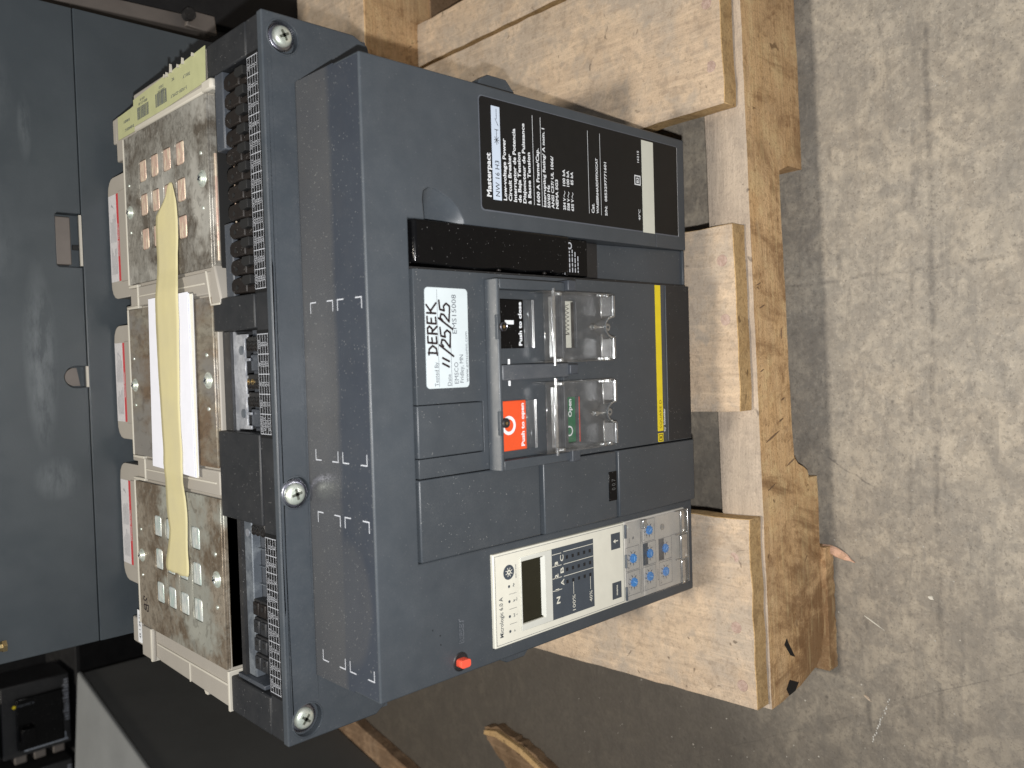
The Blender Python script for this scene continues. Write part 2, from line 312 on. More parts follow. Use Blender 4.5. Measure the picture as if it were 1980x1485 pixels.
# ------------------------------------------------------------------ mesh building
class MB:
    def __init__(s): s.v = []; s.f = []
    def add(s, vs, fs):
        o = len(s.v); s.v += [tuple(x) for x in vs]; s.f += [tuple(i+o for i in f) for f in fs]; return s
    def box(s, x0, x1, y0, y1, z0, z1):
        if x0 > x1: x0, x1 = x1, x0
        if y0 > y1: y0, y1 = y1, y0
        if z0 > z1: z0, z1 = z1, z0
        v = [(x, y, z) for x in (x0, x1) for y in (y0, y1) for z in (z0, z1)]
        return s.add(v, [(0, 1, 3, 2), (4, 6, 7, 5), (0, 4, 5, 1), (2, 3, 7, 6), (0, 2, 6, 4), (1, 5, 7, 3)])
    def prism(s, poly, axis, a0, a1, holes=()):
        """polygon (2-D) pushed along an axis: 'y' takes (x,z), 'z' takes (x,y), 'x' takes (y,z)"""
        def P(q, a): return {'y': (q[0], a, q[1]), 'z': (q[0], q[1], a), 'x': (a, q[0], q[1])}[axis]
        loops = [list(poly)]+[list(h) for h in holes]
        flatp = [q for L in loops for q in L]; n = len(flatp)
        tris = tessellate_polygon([[Vector((q[0], q[1], 0)) for q in L] for L in loops])
        v = [P(q, a0) for q in flatp]+[P(q, a1) for q in flatp]
        f = [tuple(tr) for tr in tris]+[tuple(i+n for i in reversed(tr)) for tr in tris]
        o = 0
        for L in loops:
            k = len(L)
            for i in range(k):
                j = (i+1) % k; f.append((o+i, o+j, o+j+n, o+i+n))
            o += k
        return s.add(v, f)
    def cyl(s, c, axis, r, h, n=24, r2=None):
        """cylinder from centre c, growing h along axis"""
        r2 = r if r2 is None else r2
        ax = Vector({'x': (1, 0, 0), 'y': (0, 1, 0), 'z': (0, 0, 1)}[axis]) if isinstance(axis, str) else Vector(axis).normalized()
        u = ax.orthogonal().normalized(); w = ax.cross(u); c = Vector(c); v = []
        for k in range(n):
            a = 2*math.pi*k/n; d = u*math.cos(a)+w*math.sin(a); v.append(c+d*r)
        for k in range(n):
            a = 2*math.pi*k/n; d = u*math.cos(a)+w*math.sin(a); v.append(c+ax*h+d*r2)
        return s.add(v, [tuple(range(n-1, -1, -1)), tuple(range(n, 2*n))]+[(k, (k+1) % n, (k+1) % n+n, k+n) for k in range(n)])
    def lathe(s, prof, c, axis, n=32):
        ax = Vector({'x': (1, 0, 0), 'y': (0, 1, 0), 'z': (0, 0, 1), '-y': (0, -1, 0)}[axis]); u = ax.orthogonal().normalized(); w = ax.cross(u); c = Vector(c)
        v = []; f = []; m = len(prof)
        for k in range(n):
            a = 2*math.pi*k/n; d = u*math.cos(a)+w*math.sin(a)
            for (r, h) in prof: v.append(c+d*r+ax*h)
        for k in range(n):
            k2 = (k+1) % n
            for i in range(m-1): f.append((k*m+i, k2*m+i, k2*m+i+1, k*m+i+1))
        return s.add(v, f)
    def xf(s, fn): s.v = [tuple(fn(Vector(p))) for p in s.v]; return s

WL = {}
def link(o, parent, wpos):
    COL.objects.link(o); WL[o.name] = Vector(wpos)
    if parent is not None: o.parent = parent; o.location = Vector(wpos)-WL[parent.name]
    else: o.location = wpos
def tag(o, label=None, cat=None, group=None, kind=None):
    for k, v in (('label', label), ('category', cat), ('group', group), ('kind', kind)):
        if v: o[k] = v
    return o
def obj(name, mb, mat, parent=None, bev=0, seg=2, smooth=None, label=None):
    vs = [W(p) for p in mb.v]
    lo = Vector([min(v[i] for v in vs) for i in range(3)]); hi = Vector([max(v[i] for v in vs) for i in range(3)]); c = (lo+hi)/2
    me = bpy.data.meshes.new(name); me.from_pydata([v-c for v in vs], [], mb.f); me.validate()
    bm = bmesh.new(); bm.from_mesh(me); bmesh.ops.recalc_face_normals(bm, faces=bm.faces); bm.to_mesh(me); bm.free()
    me.materials.append(mat)
    o = bpy.data.objects.new(name, me); link(o, parent, c)
    if bev:
        b = o.modifiers.new('bevel', 'BEVEL'); b.width = bev*.001; b.segments = seg; b.limit_method = 'ANGLE'; b.angle_limit = R(40); b.harden_normals = False
    if smooth is None: smooth = bool(bev)
    if smooth:
        for p in me.polygons: p.use_smooth = True
        me.set_sharp_from_angle(angle=R(42))
    if label: o['label'] = label
    return o
def empty(name, p, label=None, cat=None, group=None):
    o = bpy.data.objects.new(name, None); o.empty_display_size = .02; link(o, None, W(p)); return tag(o, label, cat, group)
def circ(cx, cy, r, n=28, a0=0, a1=2*math.pi, ry=None):
    full = abs(a1-a0-2*math.pi) < 1e-6; m = n if full else n+1
    return [(cx+r*math.cos(a0+(a1-a0)*k/n), cy+(ry or r)*math.sin(a0+(a1-a0)*k/n)) for k in range(m)]
def rrect(x0, x1, y0, y1, r, n=4):
    P = []
    for cx, cy, a in ((x1-r, y1-r, 0), (x0+r, y1-r, 90), (x0+r, y0+r, 180), (x1-r, y0+r, 270)):
        for k in range(n+1):
            t = R(a+90*k/n); P.append((cx+r*math.cos(t), cy+r*math.sin(t)))
    return P

# ------------------------------------------------------------------ lettering
_tc = {}
def glyphs(s, bold):
    if (s, bold) in _tc: return _tc[(s, bold)]
    cu = bpy.data.curves.new('t', 'FONT'); cu.body = s; cu.size = 1; cu.offset = bold; cu.resolution_u = 2
    o = bpy.data.objects.new('t', cu); me = bpy.data.meshes.new_from_object(o)
    v = [(a.co.x, a.co.y) for a in me.vertices]; f = [tuple(p.vertices) for p in me.polygons]
    bpy.data.objects.remove(o); bpy.data.meshes.remove(me); bpy.data.curves.remove(cu)
    _tc[(s, bold)] = (v, f); return v, f
FRONT = (Vector((1, 0, 0)), Vector((0, 0, 1)), Vector((0, -1, 0)))
TOP = (Vector((1, 0, 0)), Vector((0, 1, 0)), Vector((0, 0, 1)))
class Print:
    """flat print on a plane: o = point of the plane, u v = axes, lifted a hair off it"""
    def __init__(s, frame, off, lift=.12):
        s.u, s.v_, s.n = frame; s.off = off; s.lift = lift; s.mb = MB(); s.k = 0
    def P(s, x, y, e=0): return s.u*x+s.v_*y+s.n*(s.off+s.lift+e)
    def text(s, t, x0, y, cap, x1=None, bold=.0, rot=0, mid=None):
        v, f = glyphs(t, bold)
        if not v: return s
        lo = min(a for a, b in v); hi = max(a for a, b in v); sy = cap/.70; sx = (x1-x0)/(hi-lo) if x1 is not None else sy*.95
        if mid is not None: x0 = mid-(hi-lo)*sx/2
        pts = [((a-lo)*sx, b*sy) for a, b in v]; c, d = math.cos(rot), math.sin(rot)
        s.mb.add([s.P(x0+a*c-b*d, y+a*d+b*c) for a, b in pts], f); return s
    def rect(s, x0, x1, y0, y1, e=0): s.mb.add([s.P(x0, y0, e), s.P(x1, y0, e), s.P(x1, y1, e), s.P(x0, y1, e)], [(0, 1, 2, 3)]); return s
    def stroke(s, pts, w):
        for i in range(len(pts)-1):
            s.k += 1; e = .004*s.k
            a = Vector(pts[i]); b = Vector(pts[i+1]); d = (b-a).normalized(); n = Vector((-d.y, d.x))*w/2
            cap = [b+Vector((n.x*math.cos(t)-n.y*math.sin(t), n.x*math.sin(t)+n.y*math.cos(t))) for t in [-math.pi*k/6 for k in range(7)]]
            cap2 = [a+Vector((-n.x*math.cos(t)+n.y*math.sin(t), -n.x*math.sin(t)-n.y*math.cos(t))) for t in [-math.pi*k/6 for k in range(7)]]
            pl = cap+cap2; s.mb.add([s.P(q.x, q.y, e) for q in pl], [tuple(range(len(pl)))])
        return s
    def poly(s, pts, e=0): s.mb.add([s.P(x, y, e) for x, y in pts], [tuple(range(len(pts)))]); return s
    def done(s, name, mat, parent): return obj(name, s.mb, mat, parent, smooth=False)
def fp(y): return Print(FRONT, -y)          # plane facing the viewer at depth y
def tp(z): return Print(TOP, z)             # plane facing up at height z
exec_parts = []

# ================================================================== SETTING
fl = MB(); fl.add([(-3000, -1500, -130), (3000, -1500, -130), (3000, 5000, -130), (-3000, 5000, -130)], [(0, 1, 2, 3)])
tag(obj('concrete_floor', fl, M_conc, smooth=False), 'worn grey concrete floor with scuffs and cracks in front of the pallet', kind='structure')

# ================================================================== PALLET
PA = R(1.6)
def prot(p):
    x, y = p.x, p.y+46
    return Vector((x*math.cos(PA)-y*math.sin(PA), x*math.sin(PA)+y*math.cos(PA)-46, p.z))
pal = empty('wooden_pallet', (60, 140, -130), 'worn wooden pallet with orange front stringer carrying the big grey circuit breaker', 'pallet')
def rough_board(x0, x1, y0, y1, z0, z1, nx=6, ny=18, amp=.8, seed=0, chamf=()):
    """a board with slightly wandering edges; axis-aligned grid box"""
    rnd = random.Random(seed); ex0 = [rnd.uniform(-amp, amp) for _ in range(ny+1)]; ex1 = [rnd.uniform(-amp, amp) for _ in range(ny+1)]
    ey0 = [rnd.uniform(-amp, amp) for _ in range(nx+1)]; ey1 = [rnd.uniform(-amp, amp) for _ in range(nx+1)]
    mb = MB(); v = []
    for zi, z in enumerate((z0, z1)):
        for j in range(ny+1):
            for i in range(nx+1):
                tx, ty = i/nx, j/ny
                x = x0+(x1-x0)*tx+(ex0[j]*(1-tx)+ex1[j]*tx)*(1 if 0 < j < ny else .3); y = y0+(y1-y0)*ty+(ey0[i]*(1-ty)+ey1[i]*ty)
                if zi == 1 and (i in (0, nx) or j in (0, ny)): zz = z-rnd.uniform(.1, .9)
                else: zz = z+(rnd.uniform(-.25, .25) if zi else 0)
                v.append((x, y, zz))
    n = (nx+1)*(ny+1); I = lambda i, j, k: k*n+j*(nx+1)+i; f = []
    for j in range(ny):
        for i in range(nx):
            f.append((I(i, j, 1), I(i+1, j, 1), I(i+1, j+1, 1), I(i, j+1, 1))); f.append((I(i, j, 0), I(i, j+1, 0), I(i+1, j+1, 0), I(i+1, j, 0)))
    for j in range(ny):
        f.append((I(0, j, 0), I(0, j, 1), I(0, j+1, 1), I(0, j+1, 0))); f.append((I(nx, j, 0), I(nx, j+1, 0), I(nx, j+1, 1), I(nx, j, 1)))
    for i in range(nx):
        f.append((I(i, 0, 0), I(i+1, 0, 0), I(i+1, 0, 1), I(i, 0, 1))); f.append((I(i, ny, 0), I(i, ny, 1), I(i+1, ny, 1), I(i+1, ny, 0)))
    return mb.add(v, f)
def deck(x0, x1, y0, seed, y1=368, endmat=True, z1=-4):
    mb = rough_board(x0, x1, y0, y1, z1-17.6, z1, seed=seed, nx=8, ny=26, amp=.6).xf(prot)
    o = obj('deck_board', mb, M_deck, pal, bev=.5, seg=1)
    o.data.materials.append(M_endg)
    for p in o.data.polygons:
        if abs(p.normal.z) < .6: p.material_index = 1
    return o
b1 = deck(202.5, 337, -41.0, 3); b2 = deck(-35.5, 109.5, -43.0, 4); b3 = deck(-267, -119, -45.5, 5)
b0 = deck(341, 386, -38, 6); deck(470, 590, -40, 8)
for (x, y, b) in ((282, -24, b1), (232.6, -26.5, b1), (81.7, -33, b2), (35.6, -34.7, b2), (-150.6, -38.1, b3), (-205.4, -39.1, b3), (-250.4, -43.5, b3)):
    mb = MB(); r = 4.4
    mb.lathe([(0, .06), (r*.8, .10), (r, .02), (r*1.05, -.3)], (x, y+3, -4.0), 'z', 20)
    obj('nail_head', mb, M_nail, b, smooth=True)
# front stringer: 37 mm wide, notched for fork tines, chewed along its lower edges
def ragged(a, b, n, amp, seed):
    rnd = random.Random(seed); P = []
    for k in range(n):
        t = k/n; P.append((a[0]+(b[0]-a[0])*t+(rnd.uniform(-amp, amp) if k else 0)*.4, a[1]+(b[1]-a[1])*t+(rnd.uniform(-amp, amp) if k else 0)))
    return P
sil = []
sil += ragged((-271, -22.2), (620, -22.2), 60, .5, 1)
sil += ragged((620, -22.2), (620, -111), 2, .2, 2)
sil += ragged((620, -111), (165, -111), 24, 1.0, 3)
sil += ragged((164, -111), (164, -76), 3, .5, 4)+ragged((158, -72), (-70, -74), 14, .7, 5)+[(-78, -76), (-84, -82), (-88, -92), (-91, -97), (-94, -99)]
sil += ragged((-98, -99), (-98, -112), 2, .2, 6)
sil += ragged((-98, -114), (-240, -114), 12, 1.2, 7)+[(-252, -107), (-258, -98), (-262, -84), (-266, -70), (-268, -52), (-270, -40)]
mb = MB().prism(sil, 'y', -47.8, -11.4)
st = obj('stringer', mb.xf(prot), M_str, pal, bev=.7, seg=2)
st.data.materials.append(M_strtop)
for p in st.data.polygons:
    if p.normal.z > .6: p.material_index = 1
def stringer_plain(y0, mat):
    sp = [(-271, -22.2), (620, -22.2), (620, -111), (165, -111), (160, -74), (-80, -74), (-96, -111), (-271, -111)]
    obj('stringer', MB().prism(sp, 'y', y0, y0+37).xf(prot), mat, pal, bev=.7, seg=1)
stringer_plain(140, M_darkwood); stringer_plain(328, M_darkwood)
# bottom boards
obj('bottom_board', rough_board(-266, -160, -52, 362, -129.6, -114.4, nx=34, seed=21, amp=.55).xf(prot), M_str, pal, bev=.4, seg=1)
obj('bottom_board', rough_board(246, 345, -28, 362, -129.6, -111.4, seed=22).xf(prot), M_str, pal, bev=.5, seg=1)
obj('bottom_board', rough_board(470, 600, -42, 362, -129.6, -111.4, seed=23).xf(prot), M_str, pal, bev=.5, seg=1)
# dark split in the stringer's left end and small cracks on its face
def sliver(name, pts, y0, y1, mat, parent, fn=prot):
    return obj(name, MB().prism(pts, 'y', y0, y1).xf(fn), mat, parent, smooth=False)
sliver('crack', [(-222, -50), (-226, -52), (-240, -62), (-237, -55), (-226, -46)], -48.3, -47.0, M_void, pal)
sliver('crack', [(-262, -46), (-256, -52), (-262, -66), (-267, -60), (-268, -50)], -48.4, -46.0, M_void, pal)
for (x, z, l, h) in ((44, -30, 9, 1), (62, -27, 7, .9), (-6, -27, 6, .8), (-62, -31, 22, 1.6), (-84, -62, 16, 1.2), (-100, -31, 12, 1), (-30, -58, 6, 1.6), (-47, -53, 7, 1.3), (24, -62, 2.2, 9)):
    n = 7; up = [(x+l*k/n*.35, z-l*k/n) for k in range(n+1)]
    pts = [(a+h*.5*math.sin(math.pi*k/n)+.05, b) for k, (a, b) in enumerate(up)]+[(a-h*.5*math.sin(math.pi*k/n)-.05, b) for k, (a, b) in reversed(list(enumerate(up)))]
    sliver('crack', pts, -48.25, -47.6, M_darkwood, pal)

# loose splinters on the floor
def splinter(p0, p1, w, mat, label, name='wood_splinter', h=2.2):
    a = Vector(p0); b = Vector(p1); d = (b-a); L = d.length; d.normalize(); s = Vector((0, 0, 1)).cross(d).normalized(); mb = MB(); v = []; n = 7
    rnd = random.Random(int(p0[0]*10))
    for k in range(n+1):
        t = k/n; c = a+d*L*t; ww = w*(.35+1.0*math.sin(math.pi*min(1, t*1.15+.02))**.7)*.5 if k < n else .2
        ww *= rnd.uniform(.85, 1.1)
        v += [c-s*ww, c+s*ww, c+s*ww*.6+Vector((0, 0, h*(1-t*.5))), c-s*ww*.7+Vector((0, 0, h*(1-t*.5)))]
    f = [(0, 1, 2, 3), (4*n, 4*n+3, 4*n+2, 4*n+1)]
    for k in range(n):
        for q in range(4): f.append((4*k+q, 4*k+(q+1) % 4, 4*k+4+(q+1) % 4, 4*k+4+q))
    mb.add(v, f); return tag(obj(name, mb, mat, smooth=False), label, 'wood splinter')
splinter((-160, -50, -125), (-172, -76, -129.6), 6, M_splint, 'pinkish pointed splinter sticking out from under the front of the pallet')
splinter((-216, -83, -129.8), (-225.5, -100, -129.8), .9, M_beige_lt, 'long thin pale splinter lying on the floor left of the pallet foot', h=.8)
splinter((-284.5, -82, -129.8), (-289, -88, -129.8), 1.6, M_deck, 'short tan wood chip on the floor off the pallet corner', h=1.2)
splinter((-190, -135, -129.8), (-192, -139, -129.8), 2.6, M_beige_lt, 'tiny cream wood chip on the open floor beside the long scuff line', h=1.2)
# chalky paint streak
mb = MB(); rnd = random.Random(5)
M_chalk = flat('chalky_paint', (.42, .41, .38), .8, var=.2)
for k in range(20):
    t = k/19; x = -283-40*t; y = -103+15*t+rnd.uniform(-.8, .8); r = rnd.uniform(.25, .8)*(1.9 if k > 21 else 1)
    q = [(x+r*math.cos(a)*1.6, y+r*math.sin(a), -129.85) for a in [i*math.pi/3+rnd.random() for i in range(6)]]
    mb.add(q, [(0, 1, 2, 3, 4, 5)])
tag(obj('paint_streak', mb, M_chalk, smooth=False), 'thin white paint streak dotted across the floor left of the pallet', 'paint mark', kind='stuff')
# grit and crumbs on the floor
mb = MB(); rnd = random.Random(11)
for k in range(260):
    x = rnd.uniform(-420, 330); y = rnd.uniform(-240, -55) if k % 4 else rnd.uniform(-50, 250); r = rnd.choice((.3, .4, .5, .7, .9))
    if k % 4 == 0: x = rnd.uniform(-460, -290)
    c = Vector((x, y, -130)); q = [c+Vector((r*math.cos(a)*rnd.uniform(.6, 1.2), r*math.sin(a)*rnd.uniform(.6, 1.2), .05)) for a in [i*math.pi*2/5 for i in range(5)]]
    mb.add(q+[c+Vector((0, 0, r*.8))], [(0, 1, 5), (1, 2, 5), (2, 3, 5), (3, 4, 5), (4, 0, 5)])
tag(obj('floor_grit', mb, flat('pale_grit', (.42, .39, .34), .8, var=.3, sc=300), smooth=False), 'scattered pale grit and crumbs on the concrete floor', 'grit', kind='stuff')

# broken piece of board at the left, on the floor
rnd = random.Random(3)
def U2(px): return px
rn2 = random.Random(12); base = [(-451, 392), (-444, 368), (-449, 345), (-453, 322), (-464, 292), (-478, 262), (-500, 235), (-560, 238), (-556, 300), (-520, 322), (-503, 338), (-489, 356), (-474, 380), (-460, 393)]
poly = []
for i in range(len(base)):
    a_, b_ = base[i], base[(i+1) % len(base)]
    for k in range(5): t = k/5; poly.append((a_[0]+(b_[0]-a_[0])*t+rn2.uniform(-1.6, 1.6), a_[1]+(b_[1]-a_[1])*t+rn2.uniform(-1.6, 1.6)))
o = obj('broken_board_piece', MB().prism(poly, 'z', -129.8, -117), M_darkwood, bev=.8, seg=1); tag(o, 'splintered brown piece of board lying in the dark on the floor at left', 'broken board')
obj('split_ridge', MB().prism([(-452, 388), (-447, 366), (-451, 345), (-455, 322), (-466, 294), (-480, 264), (-497, 242), (-503, 246), (-486, 270), (-471, 300), (-462, 326), (-458, 348), (-455, 368), (-458, 389)], 'z', -116.9, -111), M_endg, o, bev=.5, seg=1)

# ================================================================== SECOND PALLET + GREY BOX at the left
gd = Vector((-20.2, -93.0, 0)).normalized(); gn = Vector((gd.y, -gd.x, 0))
if gn.x < 0: gn = -gn
GA = Vector((-552.6, 723.3, 0))
def GP(along, out, z): q = GA+gd*along+gn*out; return (q.x, q.y, z)   # along the box face towards the viewer; out = away from the face, to the right
def gbox(a0, a1, o0, o1, z0, z1):
    v = [GP(a, o, z) for a in (a0, a1) for o in (o0, o1) for z in (z0, z1)]
    return MB().add(v, [(0, 1, 3, 2), (4, 6, 7, 5), (0, 4, 5, 1), (2, 3, 7, 6), (0, 2, 6, 4), (1, 5, 7, 3)])
mb = MB(); rn = random.Random(4); n = 40; v = []
for i in range(n+1):
    a_ = -420+(1000*i/n); o_ = 31+rn.uniform(-1.2, 1.2)
    v += [GP(a_, -60, -129.7), GP(a_, -60, -112.2), GP(a_, o_, -112.2-rn.uniform(0, .8)), GP(a_, o_+rn.uniform(-.5, .5), -129.7)]
f = [(0, 1, 2, 3), (4*n, 4*n+3, 4*n+2, 4*n+1)]
for i in range(n):
    for q in range(4): f.append((4*i+q, 4*i+(q+1) % 4, 4*i+4+(q+1) % 4, 4*i+4+q))
tag(obj('wooden_plank', mb.add(v, f), wood('brown_plank_wood', (.42, .28, .17), (.30, .19, .11), (.12, .07, .04), 'y', (.30, .22, .15), .5, .4), bev=.6, seg=1), 'long brown plank on the floor along the foot of the grey storage box', 'plank')
gb = empty('grey_storage_box', (-650, 850, -112), 'large grey box with lit tone painted on its lid and shade on its side, standing left of the circuit breaker', 'box')
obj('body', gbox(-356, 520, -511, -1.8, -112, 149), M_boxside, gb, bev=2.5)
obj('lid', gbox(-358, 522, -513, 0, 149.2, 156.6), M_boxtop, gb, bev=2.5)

# ================================================================== GREY CABINET behind
cab = empty('grey_cabinet', (45, 480, -130), 'flat blue-grey metal cabinet standing directly behind the circuit breaker', 'cabinet')
Y = 345.0
def cabfront(z0, z1, holes=(), y=Y):
    xl, xr = -212, 302
    return MB().prism([(xl, z0), (xr, z0), (xr, z1), (xl, z1)], 'y', y, y+12, holes)
arc_ = [(-2.6, 344)]+[(5.5-8.4*math.cos(R(q)), 353+8.4*math.sin(R(q))) for q in range(0, 181, 15)]+[(13.6, 344)]
obj('door', MB().prism([(-212, 344)]+arc_+[(94, 344), (94, 361.5), (95.5, 363), (135.5, 363), (137, 361.5), (137, 344), (302, 344), (302, 660), (-212, 660)], 'y', Y, Y+12), M_cabinet, cab, bev=.8)
obj('lower_panel', cabfront(-126, 343.6, (), Y-.6), M_cabinet, cab, bev=.8)
obj('carcass', MB().box(-210, 300, Y+12.5, Y+300, -128, 655), M_cabinet, cab, bev=2)
hp = obj('recessed_pull', MB().box(96, 134.5, Y+4, Y+12.2, 351, 362.5), M_taupe, cab, bev=.8)
obj('pull_lip', MB().box(95, 136, Y-1.2, Y+1.6, 344.1, 345.8), M_beige_lt, hp)
obj('pull_slot', MB().box(108, 112, Y+2.5, Y+4.1, 345.6, 350.5), M_void, hp)
hn = obj('lock_disc', MB().prism([(-2, 349)]+circ(5.5, 353, 7.4, 14, -.2, math.pi+.2), 'y', Y+3, Y+12.1), M_taupe, cab)
obj('catch', MB().box(-3, 14, Y-1.3, Y+1.4, 343.6, 345.3), M_beige_lt, hn)
lr = obj('latch_rod', MB().cyl((-197, Y-5, 452), (0, 0, -1), 4.6, 32, 16), M_dzinc, cab, smooth=True)
obj('latch_tip', MB().cyl((-197, Y-5, 420), (0, 0, -1), 3.6, 5, 8).cyl((-197, Y-5, 415), (0, 0, -1), 4.6, 3, 6), M_brass, lr)

# ================================================================== dark gear behind, right and left
dk = empty('dark_switchgear_frame', (560, 520, -130), 'black metal frame with a taupe rail right of the grey cabinet', 'metal frame')
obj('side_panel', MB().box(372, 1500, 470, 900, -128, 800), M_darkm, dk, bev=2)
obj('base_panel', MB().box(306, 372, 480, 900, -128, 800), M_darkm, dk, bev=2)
obj('rail', MB().prism([(346, 340), (346, 660), (352, 660), (360, 340), (366, 176), (352, 176)], 'y', 448, 470), M_taupe, dk, bev=1)
br = obj('bracket', MB().prism([(352, 208), (361, 206), (368, 200), (368, 178), (350, 176)], 'y', 442, 448), M_taupe, dk, bev=1)
obj('bracket_pin', MB().cyl((362, 436, 206), 'y', 6, 8, 12), M_blackm, br, smooth=True)
# timber block
tb = tag(obj('timber_block', rough_board(232, 760, 331, 470, -129.5, 66, nx=24, ny=10, amp=1.0, seed=9).xf(prot), M_darkwood, bev=2, seg=2), 'thick orange-brown timber block behind the right end of the pallet', 'timber block')
tb.data.materials.clear(); tb.data.materials.append(M_str); tb.data.materials.append(M_deck)
for p in tb.data.polygons:
    if p.normal.z > .5: p.material_index = 1

sh = empty('equipment_rack', (-660, 1200, -130), 'black rack in the dark far left corner holding small breakers', 'rack')
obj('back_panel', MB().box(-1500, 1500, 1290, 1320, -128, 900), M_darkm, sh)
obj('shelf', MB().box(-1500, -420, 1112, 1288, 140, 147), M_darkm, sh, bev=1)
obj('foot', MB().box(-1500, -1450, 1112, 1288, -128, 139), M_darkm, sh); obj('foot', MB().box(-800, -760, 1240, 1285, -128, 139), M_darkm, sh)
YB = 1120
def small_breaker(x0, x1, z0, z1, label, logo=True, strip=True):
    t = empty('moulded_breaker', ((x0+x1)/2, YB+20, z0), label, 'circuit breaker', 'black breakers stored on the dark rack')
    obj('case', MB().box(x0, x1, YB, YB+80, z0, z1), M_blackm, t, bev=2)
    obj('cover', MB().box(x0+10, x1-22, YB-6, YB, z0+(z1-z0)*.12, z1-20), M_black, t, bev=1.5)
    obj('toggle', MB().box(x0+24, x0+48, YB-18, YB-6, z1-44, z1-24), M_black, t, bev=1.5)
    p = fp(YB-.2); 
    xm = x0+10
    p.rect(x0+6, x0+9, z0+6, z1-30)
    rr = random.Random(int(x0))
    for k in range(8):
        z = z0+8+k*3.6
        if z < z1-38: p.rect(x0+8, x0+8+rr.uniform(10, 26), z, z+1.7)
    lb = p.done('spec_print', flat('dim_label_print', (.30, .33, .38), .5, var=.4, sc=300), t)
    if logo:
        q = fp(YB-6.2); q.text('SQUARE D', 0, 0, 3.4, 24); rot = q.mb; cx, cz = x1-34, z1-22
        rot.xf(lambda v: Vector((cx+v.z, v.y, cz-v.x))); q.done('brand_lettering', M_thin, t)
        q = fp(YB-6.4); q.poly(circ(cx+1.6, z1-17, 2.6, 14)); q.done('brand_dot', M_yellow, t)
    if strip:
        q = fp(YB-.3); rr = random.Random(4)
        for k in range(16): q.rect(x1-78+k*4.4, x1-78+k*4.4+rr.uniform(1.5, 3.4), z0+2, z0+rr.uniform(8, 12))
        q.done('terminal_print', flat('grey_terminal_print', (.28, .29, .32), .5, var=.4, sc=200), t)
    for k in range(3):
        xx = x0+18+k*(x1-x0-36)/2
        obj('lug', MB().box(x0-16, x0-1, YB+10, YB+50, z0+8+k*28, z0+26+k*28), M_taupe, t, bev=2)
    return t
small_breaker(-604, -488, 156, 256, 'black breaker with a yellow dot and grey spec label in the far left corner')
small_breaker(-604, -488, 261, 358, 'black breaker at the frame edge with a pale label beside the yellow dot one', logo=False, strip=False)
small_breaker(-740, -632, 156, 256, 'lowest black breaker in the far left corner below the yellow dot one', logo=False)

# ================================================================== THE CIRCUIT BREAKER
cb = empty('circuit_breaker', (0, 130, -4), 'big slate grey power circuit breaker with beige top standing on the wooden pallet', 'circuit breaker')
B = cb
# ---- carcass behind the front cover
obj('rear_body', MB().box(-199, 199, 69, 296, -4, 249.5), M_body, B, bev=2)
fo = [(-218.7, 326.5), (218.7, 326.5), (218.7, 263), (214, 252.5), (206, 250), (-206, 250), (-212, 252.5), (-218.7, 263)]
HR, HL, HM = (205.2, 312.6), (-206, 312.8), (-66.5, 315.2)
obj('flange', MB().prism(fo, 'y', 68, 74, [circ(*HR, 10, 32), circ(*HL, 10, 32), circ(*HM, 9.4, 32)]), M_body, B, bev=1.1, seg=3)
lower = MB().box(-218.4, 218.4, 74.05, 145, 250.2, 288); obj('terminal_base', lower, M_body, B)
fr = MB().box(-218.4, 218.4, 74.05, 90, 288.05, 325.2); obj('front_rib', fr, M_cap, B, bev=.8)
obj('end_block', MB().box(197, 218.4, 90.05, 144, 288.05, 325.6), M_cap, B, bev=1.2)
obj('end_block', MB().box(-218.4, -194.5, 90.05, 144, 288.05, 325.6), M_cap, B, bev=1.2)
obj('terminal_cover', MB().box(33.5, 54.6, 90.3, 147, 288.05, 326.4), M_cap, B, bev=.8)
obj('terminal_cover', MB().box(-88, -31.6, 90.3, 146.2, 288.05, 326.4), M_cap, B, bev=.8)
obj('bay_rail', MB().box(148, 196.8, 122.4, 134, 288.05, 325.6), M_slot, B, bev=1)
obj('bay_rail', MB().box(54.8, 102, 121.8, 132.5, 288.05, 323.5), M_slot, B, bev=.8)
obj('bay_rail', MB().box(102.1, 147.9, 122.2, 123.4, 288.05, 320), M_copper, B, bev=.3)
obj('bay_back', MB().box(54.8, 188.8, 141.5, 142.5, 288.05, 321.6), M_void, B)
obj('bay_floor', MB().box(54.8, 196.8, 90.1, 121.7, 288.1, 299.5), M_void, B)
obj('bay_step', MB().box(130, 196.8, 90.1, 93.5, 296, 322), M_slot, B, bev=.6)
def dsteps(): pass
# flange ears below, seen past the cover
obj('side_lug', MB().prism([(180, 176), (180, 208), (189, 205), (193.5, 198), (193.5, 182), (186, 174)], 'y', 14, 24), M_body, B, bev=.8)
obj('side_lug', MB().prism([(-180, 176), (-180, 203), (-187, 201), (-190, 196), (-190, 180), (-184, 174)], 'y', 14, 24), M_body, B, bev=.8)

